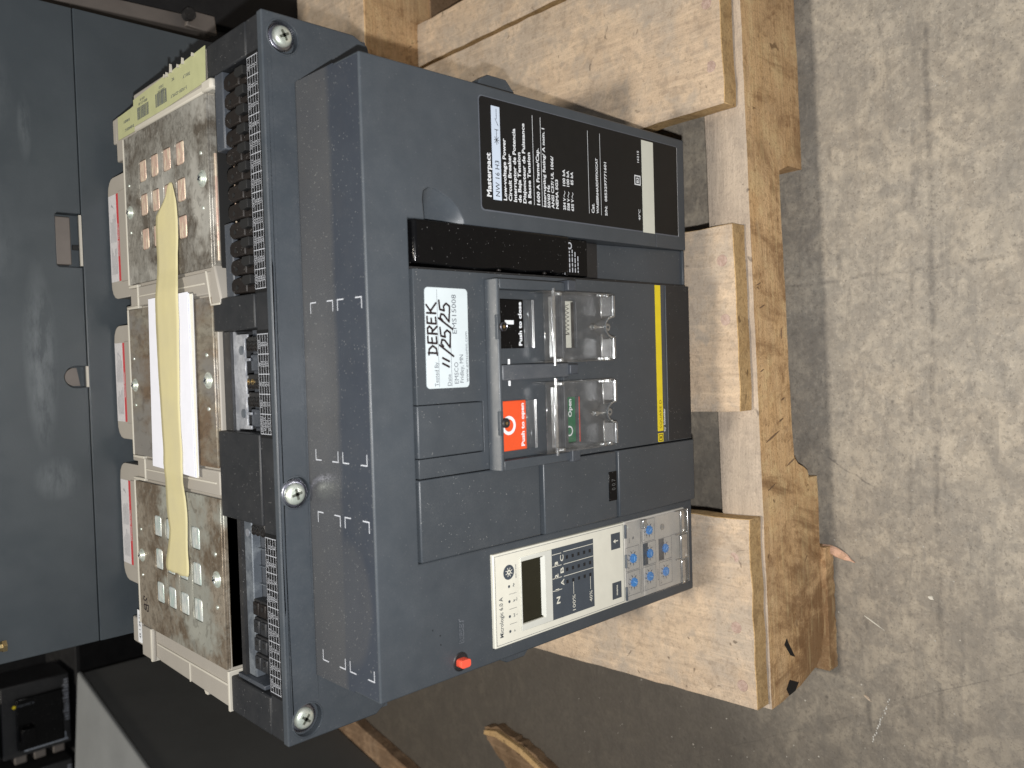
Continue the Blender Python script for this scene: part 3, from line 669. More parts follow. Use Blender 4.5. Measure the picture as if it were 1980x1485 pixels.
# ---- the three captive screws
def big_screw(cx, cz, y, r, tilt=0.0):
    w = obj('captive_screw', MB().lathe([(0, 0), (r+1.6, 0), (r+2.0, .5), (r+2.0, 1.6), (r+1.4, 2.0), (r, 2.1)], (cx, y, cz), '-y', 44), M_screwrim, B, smooth=True)
    mb = MB(); n = 48; prof = [(r, 2.0), (r, 3.0), (r*.93, 4.0), (r*.78, 4.8), (r*.55, 5.3), (.01, 5.5)]
    mb.lathe(prof, (cx, y, cz), '-y', n)
    h = obj('screw_head', mb, M_screw, w, smooth=True)
    c = MB(); yy = y-5.75
    def bar(a, l, t):
        u = Vector((math.cos(a), 0, math.sin(a))); s = Vector((-math.sin(a), 0, math.cos(a))); o = Vector((cx, 0, cz))
        v = [o+u*l*i+s*t*j+Vector((0, q, 0)) for i in (-1, 1) for j in (-1, 1) for q in (yy, yy+1.2)]
        c.add(v, [(0, 1, 3, 2), (4, 6, 7, 5), (0, 4, 5, 1), (2, 3, 7, 6), (0, 2, 6, 4), (1, 5, 7, 3)])
    bar(tilt, r*.52, .75); bar(tilt+math.pi/2, r*.52, .75); bar(tilt+.78, r*.22, .5); bar(tilt+2.35, r*.22, .5)
    obj('cross_recess', c, flat('dark_screw_recess', (.16, .17, .14), .35, metal=.6), w)
    k = MB()
    for i in range(44):
        a = 2*math.pi*i/44; k.cyl((cx+(r+2.0)*math.cos(a), y-.3, cz+(r+2.0)*math.sin(a)), (0, -1, 0), .35, 1.5, 5)
    ko = obj('knurling', k, M_screwrim, w); ko['kind'] = 'stuff'
obj('recess_floor', MB().cyl((HR[0], 73.8, HR[1]), 'y', 10.3, .23, 24), M_body, B)
obj('recess_floor', MB().cyl((HL[0], 73.8, HL[1]), 'y', 10.3, .23, 24), M_body, B)
obj('recess_floor', MB().cyl((HM[0], 73.8, HM[1]), 'y', 9.7, .23, 24), M_body, B)
big_screw(206.4, 312.0, 73, 6.3, .5); big_screw(-205.2, 314.2, 73, 6.5, .9); big_screw(-67.3, 315.8, 71, 6.6, .25)
for (cx, cz), r in ((HR, 10), (HL, 10), (HM, 9.4)):
    obj('recess_rim', MB().lathe([(r-.05, .0), (r+.15, .45), (r+.75, .35), (r+1.0, 0)], (cx, 68, cz), '-y', 40), M_body, B, smooth=True)

# ---- label strips with the printed terminal grids
def grid_strip(x0, x1, cells, rows, name_rows, right=True):
    s = obj('terminal_label', MB().box(min(x0, x1)-2.5, max(x0, x1)+2.5, 75.2, 89.2, 325.25, 325.75), M_lab_black, B)
    p = tp(325.75); y0, y1 = 76, 88.4; lo, hi = min(x0, x1), max(x0, x1)
    for k in range(rows+1):
        y = y0+(y1-y0)*k/rows; p.rect(lo, hi, y-.16, y+.16)
    for k in range(cells+1):
        x = lo+(hi-lo)*k/cells; p.rect(x-.2, x+.2, y0-.8, y1+.2, .02)
    rh = (y1-y0)/rows
    for k in range(cells):
        x = lo+(hi-lo)*k/cells; cw = (hi-lo)/cells
        for r in range(rows):
            t = name_rows(k, r)
            if t: p.text(t, 0, y0+(rows-1-r)*rh+rh*.2, rh*.60, None, .0, mid=x+cw*.5)
    p.done('grid_print', M_print, s)
OF = ['OF24', 'OF23', 'OF22', 'OF21', 'OF14', 'OF13', 'OF12', 'OF11', 'OF4', 'OF3', 'OF2', 'OF1']
NO = ['242', '232', '222', '212', '142', '132', '122', '112', '42', '32', '22', '12']
grid_strip(57, 195, 12, 4, lambda k, r: (OF[k], NO[k], NO[k][:-1]+'4', NO[k][:-1]+'1')[r])
mid_t = [['MN/MX2', 'D2/C12', '/C13', 'D1/C11'], ['MX1', 'C2', 'C3', 'C1'], ['XF', 'A2', 'A3', 'A1'], ['PF', '254', '252', '251'], ['MCH', 'B2', 'B3', 'B1']]
grid_strip(-31, 29.5, 5, 4, lambda k, r: mid_t[k][r])
lt = [['COM', 'E5', 'E6'], ['UC1', 'Z5', 'M1'], ['UC2', 'T3', 'T4'], ['UC3', 'F2+', 'VN'], ['UC4', '/Q3', 'V3'], ['SDE2', '184', '182'], ['Res', 'K2', 'K1'], ['SDE1', '84', '82'], ['', 'E3', 'E4']]
grid_strip(-190, -94.6, 9, 4, lambda k, r: (lt[k]+['81'])[r])

# ---- right terminal bay: twelve dark brown plugs
for k in range(12):
    x = 188.0-k*11.55; j = random.uniform(-.3, .3)
    c0 = obj('terminal_plug', MB().prism([(x-5.0, 101.5), (x+3.6, 101.5), (x+5.2, 106), (x+4.4, 119), (x+2.6, 121.4), (x-3.0, 121.4), (x-5.0, 118)], 'z', 300, 325.5+j), M_brown, B, bev=.9)
    obj('plug_step', MB().box(x-5.3, x+4.6, 90.8, 101.4, 302, 322.2), M_brown, c0, bev=.7)
    obj('plug_cap', MB().box(x-5.2, x-1.2, 91.2, 101.6, 322.3, 324.2), M_brown, c0, bev=.5)
    obj('plug_throat', MB().prism([(x+.2, 95), (x+5.6, 95), (x+5.6, 104.5), (x+2.2, 106.5), (x-.6, 102.5)], 'z', 321.6, 325.9), M_void, c0, bev=.3)
    obj('screw_hole', MB().cyl((x-1.2, 113.5, 325.0), 'z', 1.5, .75, 12), M_void, c0, smooth=True)
mb = MB()
# ---- middle bay
zb = [(-31.2, 133.4), (31.8, 133.4), (32.6, 130), (29.5, 113)]
for k in range(6, -1, -1):
    x = -30+k*60/6.0
zpl = [(-31.5, 134), (33, 134), (33, 131.5), (30.8, 129), (30.8, 114), (28, 114), (28, 118)]
xs = [28, 14.5, 12.5, 2.8, .8, -9.5, -11.5, -21.5, -23.5, -27]
up = True
zpl += [(15.4, 118), (15.4, 112.5), (13.6, 112.5), (13.6, 118), (4.4, 118), (4.4, 112.5), (2.6, 112.5), (2.6, 118), (-7.4, 118), (-7.4, 112.5), (-9.2, 112.5), (-9.2, 118), (-19, 118), (-19, 112.5), (-20.8, 112.5), (-20.8, 118), (-27.6, 118), (-27.6, 113), (-30, 113), (-30, 129), (-31.5, 131)]
z1 = obj('zinc_bracket', MB().prism(zpl, 'z', 318.5, 319.7), M_zinc, B, bev=.2, seg=1)
for x in (20.5, -20): obj('rivet', MB().cyl((x, 122.5, 319.7), 'z', 2.9, .5, 20), M_dzinc, z1, smooth=True)
obj('bay_rear_wall', MB().box(-31.4, 33.2, 134.1, 145, 288.05, 321.5), M_cap, B)
obj('bay_block', MB().box(-31.4, 33.2, 96, 117.9, 288.05, 314), M_slot, B)
def small_plug(x, y0, y1, z, par=B, brass=False, w=4.6):
    o = obj('terminal_plug', MB().prism([(y0, z-14), (y0, z-2), (y0+2, z), (y1-2, z), (y1, z-1.5), (y1, z-14)], 'x', x-w, x+w), M_blackm, par, bev=.7)
    for yy in (y0+3.6, (y0+y1)/2+.6, y1-3.0):
        obj('wire_hole', MB().lathe([(1.9, 0), (1.9, .5), (1.5, .6), (1.4, .15), (0, .1)], (x, yy, z), 'z', 16), M_brass if brass and yy > y0+6 else M_void, o, smooth=True)
        obj('hole_rim', MB().lathe([(1.5, 0), (1.6, .55), (2.2, .55), (2.3, 0)], (x-2.2, yy, z-.1), 'z', 12), M_brown, o, smooth=True)
small_plug(24.2, 97, 114.5, 320.5); small_plug(.4, 97, 115, 320.5, brass=True); small_plug(-10.9, 97, 115, 320.5)
obj('blank_module', MB().box(7, 17.8, 96.3, 115, 310, 317.5), M_slot, B, bev=.8)
obj('blank_module', MB().box(-28.5, -17, 96.3, 116, 310, 318), M_slot, B, bev=.8)
for x in (24.5, 13, 1, -11, -23): obj('marker_tab', MB().box(x-3.6, x+3.4, 90.4, 94.2, 310, 323), M_dzinc, B, bev=.4)
# ---- left bay
z3 = obj('zinc_bracket', MB().box(-190.5, -89, 117.2, 127.5, 314, 320.4), M_dzinc, B, bev=.6)
obj('bracket_back', MB().box(-192, -89, 127.6, 132.5, 288.1, 322.5), M_blackm, B)
obj('bay_bracket_end', MB().box(-193.5, -190.7, 100, 136, 300, 324), M_slot, B, bev=.5)
obj('bay_block', MB().box(-140, -98.5, 97, 117.1, 288.1, 314.5), M_slot, B, bev=.8)
obj('rivet', MB().cyl((-97, 122, 320.4), 'z', 2.6, .4, 20), M_zinc, z3, smooth=True)
small_plug(-92.8, 97, 116, 321, w=4)
for x in (-107, -118.4, -130): obj('rib', MB().box(x-.3, x+.3, 109, 117.0, 314.4, 316.6), M_dzinc, B)
for k, x in enumerate((-143.8, -155.3, -167, -178.7)):
    c0 = obj('terminal_plug', MB().box(x-5.3, x+5.3, 97, 115.8, 300, 321.5), M_blackm, B, bev=.8)
    for (yy, dx) in ((101.5, 0), (110.5, 0)):
        obj('plug_cell', MB().box(x-4.2, x+4.2, yy-3.6, yy+3.6, 321, 323), M_brown if k == 0 else M_cap, c0, bev=.6)
        obj('wire_hole', MB().cyl((x+1.3, yy, 322.6), 'z', 1.5, .8, 12), M_void, c0, smooth=True)
for x in (-103, -115, -127, -139): obj('marker_tab', MB().box(x-3.4, x+3.4, 91, 95, 310, 322.5), M_blackm if x != -103 else M_brown, B, bev=.4)
for x in (-150, -161.5, -173, -184): obj('marker_tab', MB().box(x-3.8, x+3.2, 91, 95.5, 305, 323), M_blackm, B, bev=.5)
obj('marker_tab', MB().box(-181, -176.6, 90.6, 93, 316, 324), M_beige, B, bev=.4)
# printed dot codes on the blanks
q = tp(314.5)
for i in range(3):
    for j in range(4): q.rect(-104-i*3.2, -104.5-i*3.2, 101+j*3.2, 101.5+j*3.2)
q.rect(-126, -126.5, 100, 101); q.rect(-126, -126.5, 104, 105); q.done('dot_print', M_print, B)

# ---- beige top case
case = obj('top_case', MB().prism([(-218.6, 146.2), (218.6, 146.2), (213.6, 268), (209.5, 299), (-211, 299), (-216, 268)], 'z', 249.6, 324.2), M_beige, B, bev=1.2)
obj('front_lip', MB().box(-218.6, -194, 134.4, 146.1, 288, 326.8) if False else MB().box(-218.9, -192, 144.2, 146.8, 250, 327), M_beige_lt, case, bev=.5)
def ridge(x0, x1, y0, y1, z0=324.2, z1=327.6, m=M_beige_lt, bev=.5, name='ridge'): return obj(name, MB().box(x0, x1, y0, y1, z0, z1), m, case, bev=bev)
# rims round the three vent openings
ridge(75.5, 188.5, 291.4, 293.6); ridge(-56.8, 56.8, 296.2, 298.6); ridge(-190.8, -76.5, 297.2, 299.8)
ridge(56.9, 59.0, 275, 298, 324.2, 327.4); ridge(73.0, 75.2, 275, 293, 324.2, 327.4); ridge(-59, -57, 277, 299, 324.2, 327.4); ridge(-76.3, -74.3, 277, 300, 324.2, 327.4)
ridge(57.2, 74.8, 276, 278.2, 324.2, 326.9); ridge(-74.4, -59, 276.5, 278.6, 324.2, 326.9)
# dividers between the poles with their raised noses
ridge(58.4, 73.8, 147, 275.8, 324.2, 326.4, M_beige, 1.4, 'divider'); ridge(-75.2, -58.6, 147, 276.3, 324.2, 326.4, M_beige, 1.4, 'divider')
obj('divider_nose', MB().prism([(50.5, 134.6), (56.5, 134.6), (77, 142.2), (77, 146.1), (56, 151), (50.5, 146.1)], 'z', 300, 326.9), M_beige, case, bev=1.2)
obj('divider_edge', MB().box(50.6, 52.0, 134.4, 148, 326.9, 327.7), M_beige_lt, case, bev=.3)
obj('divider_edge', MB().prism([(52, 147.4), (74, 153.4), (74, 154.8), (52, 148.8)], 'z', 326.3, 327.6), M_beige_lt, case, bev=.3)
ridge(65.4, 66.6, 158, 275, 326.3, 327.0, M_beige_lt, .2); ridge(-67.6, -66.4, 152, 275, 326.3, 327.0, M_beige_lt, .2)
# left side ledge, seams and a little latch
ridge(-217.6, -192, 276.6, 279.4, 300, 327.6); ridge(-203.6, -202.2, 150, 272, 324.1, 325.2, M_beige_lt, .3)
ridge(-217.0, -193, 276, 299, 324.1, 326.6, M_beige, .8, 'ledge')
ridge(-216.9, -202.4, 212, 213.2, 324.1, 325.0, M_beige_lt, .2)
obj('side_clip', MB().prism([(-217, 187), (-221.5, 190), (-221.5, 194), (-217, 198)], 'z', 316, 322), M_beige_lt, case, bev=.4)
ridge(-211.2, -190.8, 299.2, 322, 300, 325.0, M_beige, 1, 'corner_block'); ridge(-208, -193, 322, 327, 300, 321.5, M_blackm, .8, 'corner_foot')
tgl = obj('serial_label', MB().box(-209.4, -183.2, 302.8, 310.6, 325.0, 325.35), M_white, case)
q = tp(325.35); q.text('45 1 24 71', -206, 304.6, 3.2, -187, .01); q.done('lettering', M_thin, tgl)
# right side ledge carrying the yellow-green label
ridge(190.6, 217.4, 147.2, 269, 324.2, 326.6, M_beige, 1.2, 'label_ledge')
ridge(188.9, 193.8, 147.6, 268, 324.2, 327.4, M_beige_lt, 1.2, 'ledge_edge')
obj('ledge_corner', MB().prism([(188.9, 134.6), (196.2, 134.6), (196.2, 150), (188.9, 150)], 'z', 300, 327.8), M_beige_lt, case, bev=2)
ridge(174.6, 209.5, 269.4, 311, 300, 325.6, M_beige, 1, 'corner_block'); ridge(190, 209.5, 311, 319, 300, 325.2, M_beige, 1, 'corner_block'); ridge(176, 188, 311.2, 315, 300, 322, M_beige, .8, 'corner_foot')
yl = obj('product_label', MB().prism([(195.5, 143.6), (218.2, 142.4), (216.4, 190), (215.4, 200), (216, 208), (213.3, 268.6), (192.2, 268.6), (193.6, 205)], 'z', 326.7, 327.0), M_limelab, case)
obj('product_label', MB().prism([(190.8, 268.7), (209.6, 268.7), (208.4, 305), (190.8, 305.4)], 'z', 325.7, 326.0), M_limelab, case)
q = tp(327.0); rr = random.Random(2)
q.mb
def barcode(q, x0, x1, y0, y1, n, seed):
    rr = random.Random(seed); y = y0
    while y < y1:
        w = rr.choice((.35, .35, .7, 1.1)); q.rect(x0, x1, y, min(y+w, y1)); y += w+rr.choice((.4, .5, .8))
barcode(q, 196.5, 205.5, 239, 261, 20, 3); barcode(q, 197.5, 207, 206, 226, 20, 8)
def vtext(q, s, x, y, cap, y1=None):    # text running towards the back
    k = tp(0); k.off = q.off; k.lift = q.lift; k.text(s, 0, 0, cap, None if y1 is None else y1)
    k.mb.xf(lambda v: Vector((x-v.y, y+v.x, v.z))); q.mb.add(k.mb.v, k.mb.f)
vtext(q, '48401-211-50', 208.5, 241, 1.9, 17); vtext(q, '10201-30', 211, 246, 1.7, 9)
vtext(q, 'S1B33', 211, 211, 2.0, 8); vtext(q, '00BRU18', 208.3, 209, 2.0, 12)
vtext(q, '5-10201-S2WLY', 200, 172, 2.2, 27); vtext(q, 'WC', 211, 192, 2.2, 4.5); vtext(q, '700.LY', 208, 166, 2.2, 12)
q.done('lettering', M_thin, yl)
q = tp(326.0); vtext(q, 'B48401', 203, 280, 2.2, 12); vtext(q, 'B4840RG', 196.5, 272, 2.2, 18); q.done('lettering', M_thin, yl)
# torn burrs along the label's outer edge
mb = MB()
for (x, y, l) in ((217, 160, 1.2), (216.2, 176, 3.0), (216, 184, 1), (215.8, 196, 4.6), (214.6, 203, 2.0), (215, 207, 1.2)):
    mb.prism([(x-1.2, y-1.2), (x+l, y-.4), (x+l+.4, y+.5), (x-.8, y+1.4)], 'z', 326.9, 328.2)
o = obj('torn_burr', mb, M_beige_lt, yl); o['kind'] = 'stuff'

# rear terminal tabs with red and white warning labels
for (xa, xb) in ((68, 166), (-46, 46), (-163, -66)):
    pts = [(xa, 299)]+[(xa+12+12*math.cos(R(a)), 329+12*math.sin(R(a))) for a in (180, 155, 130, 105, 90)]+[(xb-12+12*math.cos(R(a)), 329+12*math.sin(R(a))) for a in (90, 65, 40, 20, 0)]+[(xb, 299)]
    tb_ = obj('terminal_shield', MB().prism(pts, 'z', 300, 323.7), M_beige, case, bev=1.0)
    obj('shield_step', MB().box(xa+13, xb-13, 299.1, 316, 323.75, 324.8), M_beige, tb_, bev=.8)
    lb = obj('warning_label', MB().box(xa+14, xb-14, 322.4, 339.8, 323.75, 324.0), M_warn, tb_)
    obj('warning_band', MB().box(xa+14, xb-14, 318.0, 322.3, 323.75, 324.0), M_warnred, lb)
    q = tp(324.0); q.text('DANGER PELIGRO', xa+34, 319.0, 2.2, xb-38, .02); q.done('band_lettering', M_warn, lb)
    q = tp(324.0); rr = random.Random(int(xa))
    for k in range(5):
        y = 325+k*2.6; 
        for w in range(2): q.rect(xa+20+w*26, xa+20+w*26+rr.uniform(14, 23), y, y+.7)
    q.poly([(xb-26, 326.5), (xb-21, 333), (xb-23, 334), (xb-24, 330)]); q.done('fine_print', flat('faded_print', (.30, .30, .32), .5, var=.3), lb)
    mb = MB().box(xa-7, xa-.6, 299.5, 309, 302, 321); obj('dark_notch', mb, M_blackm, case)
    obj('case_bridge', MB().box(xa-17, xa-7.2, 299.05, 312, 300, 323), M_beige, case, bev=1)
obj('case_bridge', MB().box(166.2, 174, 299.05, 310, 300, 322), M_beige, case, bev=1)

# ---- vent plates (arc chute covers) with their slotted grids
def vent(cx, x0, x1, y0, y1, mat, gridmat, slots=True, ys=(188.2, 211, 233.5, 255.8), front=12):
    holes = []
    if slots:
        for ix, hx in enumerate((cx+25.1, cx, cx-25.4)):
            for iy, hy in enumerate(ys):
                holes.append(rrect(hx-8.0, hx+8.0, hy-7.6, hy+7.4-iy*.3, 2.6, 3))
    t = obj('vent_plate', MB().prism([(x0, y0), (x1, y0), (x1, y1), (x0, y1)], 'z', 325.6, 327.2, holes), mat, B, bev=.35, seg=2)
    obj('plate_front_edge', MB().box(x0+.6, x1-.6, y0-.2, y0+1.4, 327.2-front, 325.5), mat, t, bev=.3)
    if slots:
        for h in holes:
            hx = sum(a for a, b in h)/len(h); hy = sum(b for a, b in h)/len(h)
            g = obj('vent_grid', MB().box(hx-9.2, hx+9.2, hy-9, hy+9, 322.9, 324.9), gridmat, t, bev=.2, seg=1)
            obj('grid_fin', MB().box(hx-7.7, hx+7.7, hy-6.8, hy+5.6, 324.95, 327.3), gridmat, g, bev=1.6, seg=3)
    for (sx, sy, r) in ((cx+1.6, y0+9.3, 4.3), (cx-2, y1-8, 3.8)):
        s = obj('plate_screw', MB().lathe([(r+1.4, 0), (r+1.2, .5), (r+.1, .55), (r, 1.2), (r*.75, 2.1), (r*.4, 2.5), (.01, 2.55)], (sx, sy, 327.2), 'z', 28), M_screw, t, smooth=True)
        c = MB()
        for a in (.35, .35+math.pi/2):
            u = Vector((math.cos(a), math.sin(a), 0)); w = Vector((-math.sin(a), math.cos(a), 0)); o = Vector((sx, sy, 0)); l = r*.5; tt = .55
            v = [o+u*l*i+w*tt*j+Vector((0, 0, q)) for i in (-1, 1) for j in (-1, 1) for q in (329.0, 329.9)]
            c.add(v, [(0, 1, 3, 2), (4, 6, 7, 5), (0, 4, 5, 1), (2, 3, 7, 6), (0, 2, 6, 4), (1, 5, 7, 3)])
        obj('cross_recess', c, M_screwrim, s)
    for sx in (cx+18.5, cx-17.5):
        obj('rivet', MB().lathe([(1.5, 0), (1.3, .6), (.01, .8)], (sx, y0+10, 327.2), 'z', 12), M_screw, t, smooth=True)
        obj('rivet', MB().lathe([(1.2, 0), (1.0, .6), (.01, .8)], (sx, y1-8, 327.2), 'z', 12), M_screw, t, smooth=True)
    return t
v1 = vent(132.9, 76, 188.2, 144, 291, M_platea, M_copper)
v2 = vent(0, -56.6, 56.6, 147.2, 296, M_platec, M_copper, slots=False)
v3 = vent(-133.5, -191.2, -77.2, 146.4, 297, M_plateb, M_zincgrid)
obj('copper_edge', MB().box(80, 150, 142.6, 143.7, 321.8, 323.2), M_copper, v1, bev=.3)
q = tp(327.2)     # marker scrawl "2B" near the left vent
q.stroke([(-168.5, 287.5), (-168, 289.5), (-170.5, 290), (-171.5, 287), (-168.5, 283), (-172.5, 283.5)], .9)
q.stroke([(-174.5, 289.5), (-174, 280.5)], .9); q.stroke([(-174.5, 289.5), (-178, 289), (-178.5, 286.5), (-174.6, 285.5), (-179, 284), (-178.5, 281), (-174, 280.5)], .9)
q.done('marker_scrawl', M_ink, v3)

# ---- front cover
FC = empty('front_cover_placeholder', (0, 0, 0)); bpy.data.objects.remove(FC)
slope = .0
obj('front_cover', MB().prism([(-180, 0), (-107.0, 0), (-107.0, 276.2), (92.4, 276.2), (92.4, 263.8), (98, 264.3), (105, 264.8), (109, 264.2), (111.3, 260.5), (111, 256), (106.5, 245.5), (101, 239), (95, 234.8), (92.4, 234.5), (92.4, 0), (180, 0), (180, 306), (-180, 306)],
    'y', 0, 26, [[(-171.7, 12.4), (-111.8, 12.4), (-111.8, 220.1), (-171.7, 220.1)]]), M_body, B, bev=1.1, seg=3)
fcover = [o for o in bpy.data.objects if o.name == 'front_cover'][0]
obj('cover_core', MB().box(-179, 179, 26.1, 67.9, 0, 303.4), M_body, B)
obj('cover_top', MB().box(-180, 180, 26.1, 68.0, 303.6, 306), M_ledge, B)
obj('cover_top_skin', MB().box(-178.6, 178.6, 1.4, 26.2, 306.02, 306.12), M_ledge, fcover)
# corner marks printed on the ledge
q = tp(306.12)
def corner(x, y, sx, sy, l=6.6, w=.68):
    q.rect(min(x, x+sx*l), max(x, x+sx*l), min(y, y+sy*w), max(y, y+sy*w)); q.rect(min(x, x+sx*w), max(x, x+sx*w), min(y+sy*w, y+sy*l), max(y+sy*w, y+sy*l))
for (xa, xb) in ((-47.2, 47.2), (-168.7, -78)):
    for (ya, yb) in ((34, 59), (4.6, 29.6)):
        corner(xa, ya, 1, 1); corner(xb, ya, -1, 1); corner(xa, yb, 1, -1); corner(xb, yb, -1, -1)
q.done('corner_marks', M_print, fcover)
# scoop for the fingers beside the charging handle
arc = [(92.5, 234.5), (95, 234.8), (101, 239), (106.5, 245.5), (111, 256), (111.3, 260.5), (109, 264.2), (105, 264.8), (98, 264.3), (92.5, 263.8)]
mb = MB(); n = len(arc); v = [(x, .3, z) for x, z in arc]; v += [(92.6+(x-92.6)*.55, 6, 240+(z-234.5)*.72) for x, z in arc]; v += [(92.5, 13, 244+(z-234.5)*.45) for x, z in arc]
f = []
for r_ in range(2):
    for k in range(n-1): f.append((r_*n+k, r_*n+k+1, (r_+1)*n+k+1, (r_+1)*n+k))
mb.add(v, f); obj('finger_scoop', mb, M_body, fcover, smooth=True)

# ---- charging handle in its slot
obj('handle_slot_side', MB().box(63.6, 64.9, .8, 26, .8, 276), M_blackm, B)
obj('handle_slot_back', MB().box(65, 92.3, 22, 26, .8, 276), M_void, B)
hd = obj('charging_handle', MB().prism([(68, 143.6), (92, 142.6), (91.9, 275), (66.8, 275), (65.8, 240), (65.4, 225), (66.8, 205), (65.6, 190), (67, 165), (65.9, 155)], 'y', -3.4, 18), M_black, B, bev=1.6, seg=3)
for z in (245, 204, 162): obj('handle_rib', MB().cyl((66, 2.5, z), 'x', 1.6, 3, 10), M_brown, hd, smooth=True)
pl = obj('rating_tag', MB().box(66.5, 92.1, 4.5, 9, 115.5, 141.5), M_black, B, bev=.6)
q = fp(4.5); q.rect(66.9, 91.7, 139.3, 139.8)
for k, s in enumerate(('Masterpact', 'Charged', 'Discharged', 'O-OFF')): pass
q.poly(circ(87.2, 134.2, 2.5, 18)); 
rr = random.Random(1)
for k in range(5):
    z = 137.4-k*2.9; x = 69
    while x < (83 if k < 3 else 80): w = rr.uniform(1.4, 3.6); q.rect(x, x+w, z-.5, z+.45); x += w+.8
q.done('lettering', M_print, pl)
q = fp(4.38); q.poly(circ(87.2, 134.2, 1.5, 14)); q.done('symbol_centre', M_lab_black, pl)
obj('slot_block', MB().box(66.6, 92, 10, 20, 98, 115.4), M_blackm, B, bev=.5)
obj('slot_ramp', MB().prism([(22, 97.9), (15, 97.9), (3.0, 6), (3.0, .9), (22, .9)], 'x', 65.2, 92.2), M_panel, B, bev=.5)
obj('slot_ramp_lip', MB().box(65.2, 92.3, 1.0, 3.4, .8, 3.2), M_body, B, bev=.5)
obj('cover_seam', MB().box(92.4, 102.2, -.25, .5, 38.6, 39.5), M_shelf, fcover)

# ---- rating label on the right of the cover
lab = obj('rating_label', MB().prism(rrect(103.3, 172.8, 9.6, 219, 2.6), 'y', -.32, .1), M_lab_black, fcover)
obj('label_edge', MB().prism(rrect(102.4, 173.4, 8.9, 219.8, 2.8), 'y', -.12, .05), M_thin, lab)
obj('model_strip', MB().box(110.0, 168.3, -.52, -.3, 202.2, 209.4), M_lab_blue, lab)
obj('rating_strip', MB().box(102.4, 171.4, -.52, -.3, 41.6, 56.0), M_lab_cream, lab)
q = fp(-.32); T = q.text; bd = .028
T('Masterpact', 111.4, 211.0, 3.7, 138.6, bd)
for s, z, x1 in (('Low-voltage Power', 197.7, 149.5), ('Circuit Breaker', 193.2, 140.3), ('Interruptor de Potencia', 188.8, 157.2), ('de Baja Tension', 184.7, 142.7), ('Disjoncteur de Puissance', 180.3, 162.0), ('\u00e0 Basse Tension', 175.7, 144.0)):
    T(s, 110.6, z, 2.75, x1, bd)
q.rect(110.3, 168.6, 172.6, 172.95); T('1600 A Frame/Cap.', 110.8, 167.5, 2.75, 148, bd); q.rect(110, 168.6, 165.1, 165.45)
T('Interrupting Rating/ A nom. I', 110.2, 161.6, 2.5, 162, bd); T('50/60 Hz', 110, 157.7, 2.5, 125.2, bd); T('ANSI C37/ UL 1066/', 110, 153.7, 2.5, 144.8, bd); T('NEMA SG3', 110.2, 149.6, 2.5, 129.8, bd)
for z, a, b_, x1 in ((142.2, '254 V', '100 kA', 137.6), (138.2, '508 V', '100 kA', 137.2), (134.1, '635 V', '85 kA', 136.9)):
    T(a, 110.2, z, 2.5, 118.4, bd); q.stroke([(119, z+1), (119.9, z+1.7), (120.9, z+1), (121.8, z+.4), (122.8, z+1)], .42); T(b_, 126.4 if b_[0] == '1' else 128, z, 2.5, x1, bd)
q.rect(110.4, 168, 117.6, 117.95); T('Cat.', 111, 112.3, 2.9, 117.8, bd); T('WA6EBR64A3DFFFXXCAT', 111.2, 107.5, 2.35, 150, bd)
q.rect(110.4, 168, 104.4, 104.75); T('S/N:', 110.6, 98.0, 2.5, 117.5, bd); T('0853297771601', 120.6, 98.0, 2.5, 148.6, bd)
T('40\u00b0C', 111, 59.2, 2.2, 119, .02); T('16215', 153.8, 59.4, 2.2, 162.6, .02)
for (a, b_, c, d) in ((136.9, 144.2, 64.4, 65.4), (136.9, 144.2, 58.0, 59.0), (136.9, 137.8, 59.0, 64.4), (143.3, 144.2, 59.0, 64.4)): q.rect(a, b_, c, d)
T('B3', 138.5, 60.2, 2.9, 142.6, .03)
q.rect(102.6, 172.2, 10.3, 10.6)
q.done('lettering', M_white, lab)
q = fp(-.52); q.text('NW 16 H3', 112.3, 203.8, 3.6, 134.6); ln = .38
q.stroke([(144.5, 205.4), (150.3, 205.4)], ln); q.stroke([(145.6, 203.8), (149.2, 207)], ln); q.stroke([(145.6, 207), (149.2, 203.8)], ln); q.stroke([(147.4, 203.4), (147.4, 207.4)], ln)
q.stroke([(150.3, 205.4), (153.8, 205.4)], ln); q.stroke([(153.8, 203.9), (153.8, 206.9)], ln); q.stroke([(156.5, 203.8), (160.6, 206.2)], ln); q.stroke([(160.6, 205.2), (166.6, 205.2)], ln)
q.done('model_lettering', M_lab_black, lab)

# ---- middle control panel
cp = obj('control_panel', MB().prism([(-57.5, .8), (63.4, .8), (63.4, 275.6), (-14.9, 275.6), (-14.9, 224.9), (-46.4, 224.9), (-46.4, 275.6), (-57.5, 275.6)], 'y', -2.2, 26, [
    rrect(16.4, 48.6, 136.6, 149, .4, 1), rrect(-48.4, -17, 136.6, 149, .4, 1)]), M_panel, B, bev=.9, seg=2)
obj('accessory_cover', MB().box(-45.9, -15.4, -2.3, 10, 225.4, 275.7), M_panel, B, bev=.7)
obj('panel_back', MB().box(-60, 63.5, 26.05, 26.1, .8, 276), M_void, B)
# left-hand blank covers
obj('blank_cover', MB().box(-106.4, -58.4, -1.8, 20, 176.3, 275.7), M_panel, B, bev=.9)
obj('blank_cover', MB().box(-106.4, -58.4, -3.8, 20, 99.2, 174.6), M_panel, B, bev=.9)
obj('blank_cover', MB().prism([(-106.4, 1.2), (-58.4, 1.2), (-58.4, 97.2), (-106.4, 97.2)], 'y', -4.4, 20), M_panel, B, bev=.9)
cw = obj('counter_window', MB().box(-93.6, -72.6, -4.2, 2, 99.3, 108.2), M_black, B, bev=.3)
q = fp(-4.2); q.text('0 0 7', -86, 101.4, 4.0, -78); q.done('counter_digits', flat('dim_digits', (.10, .10, .10), .4), cw)
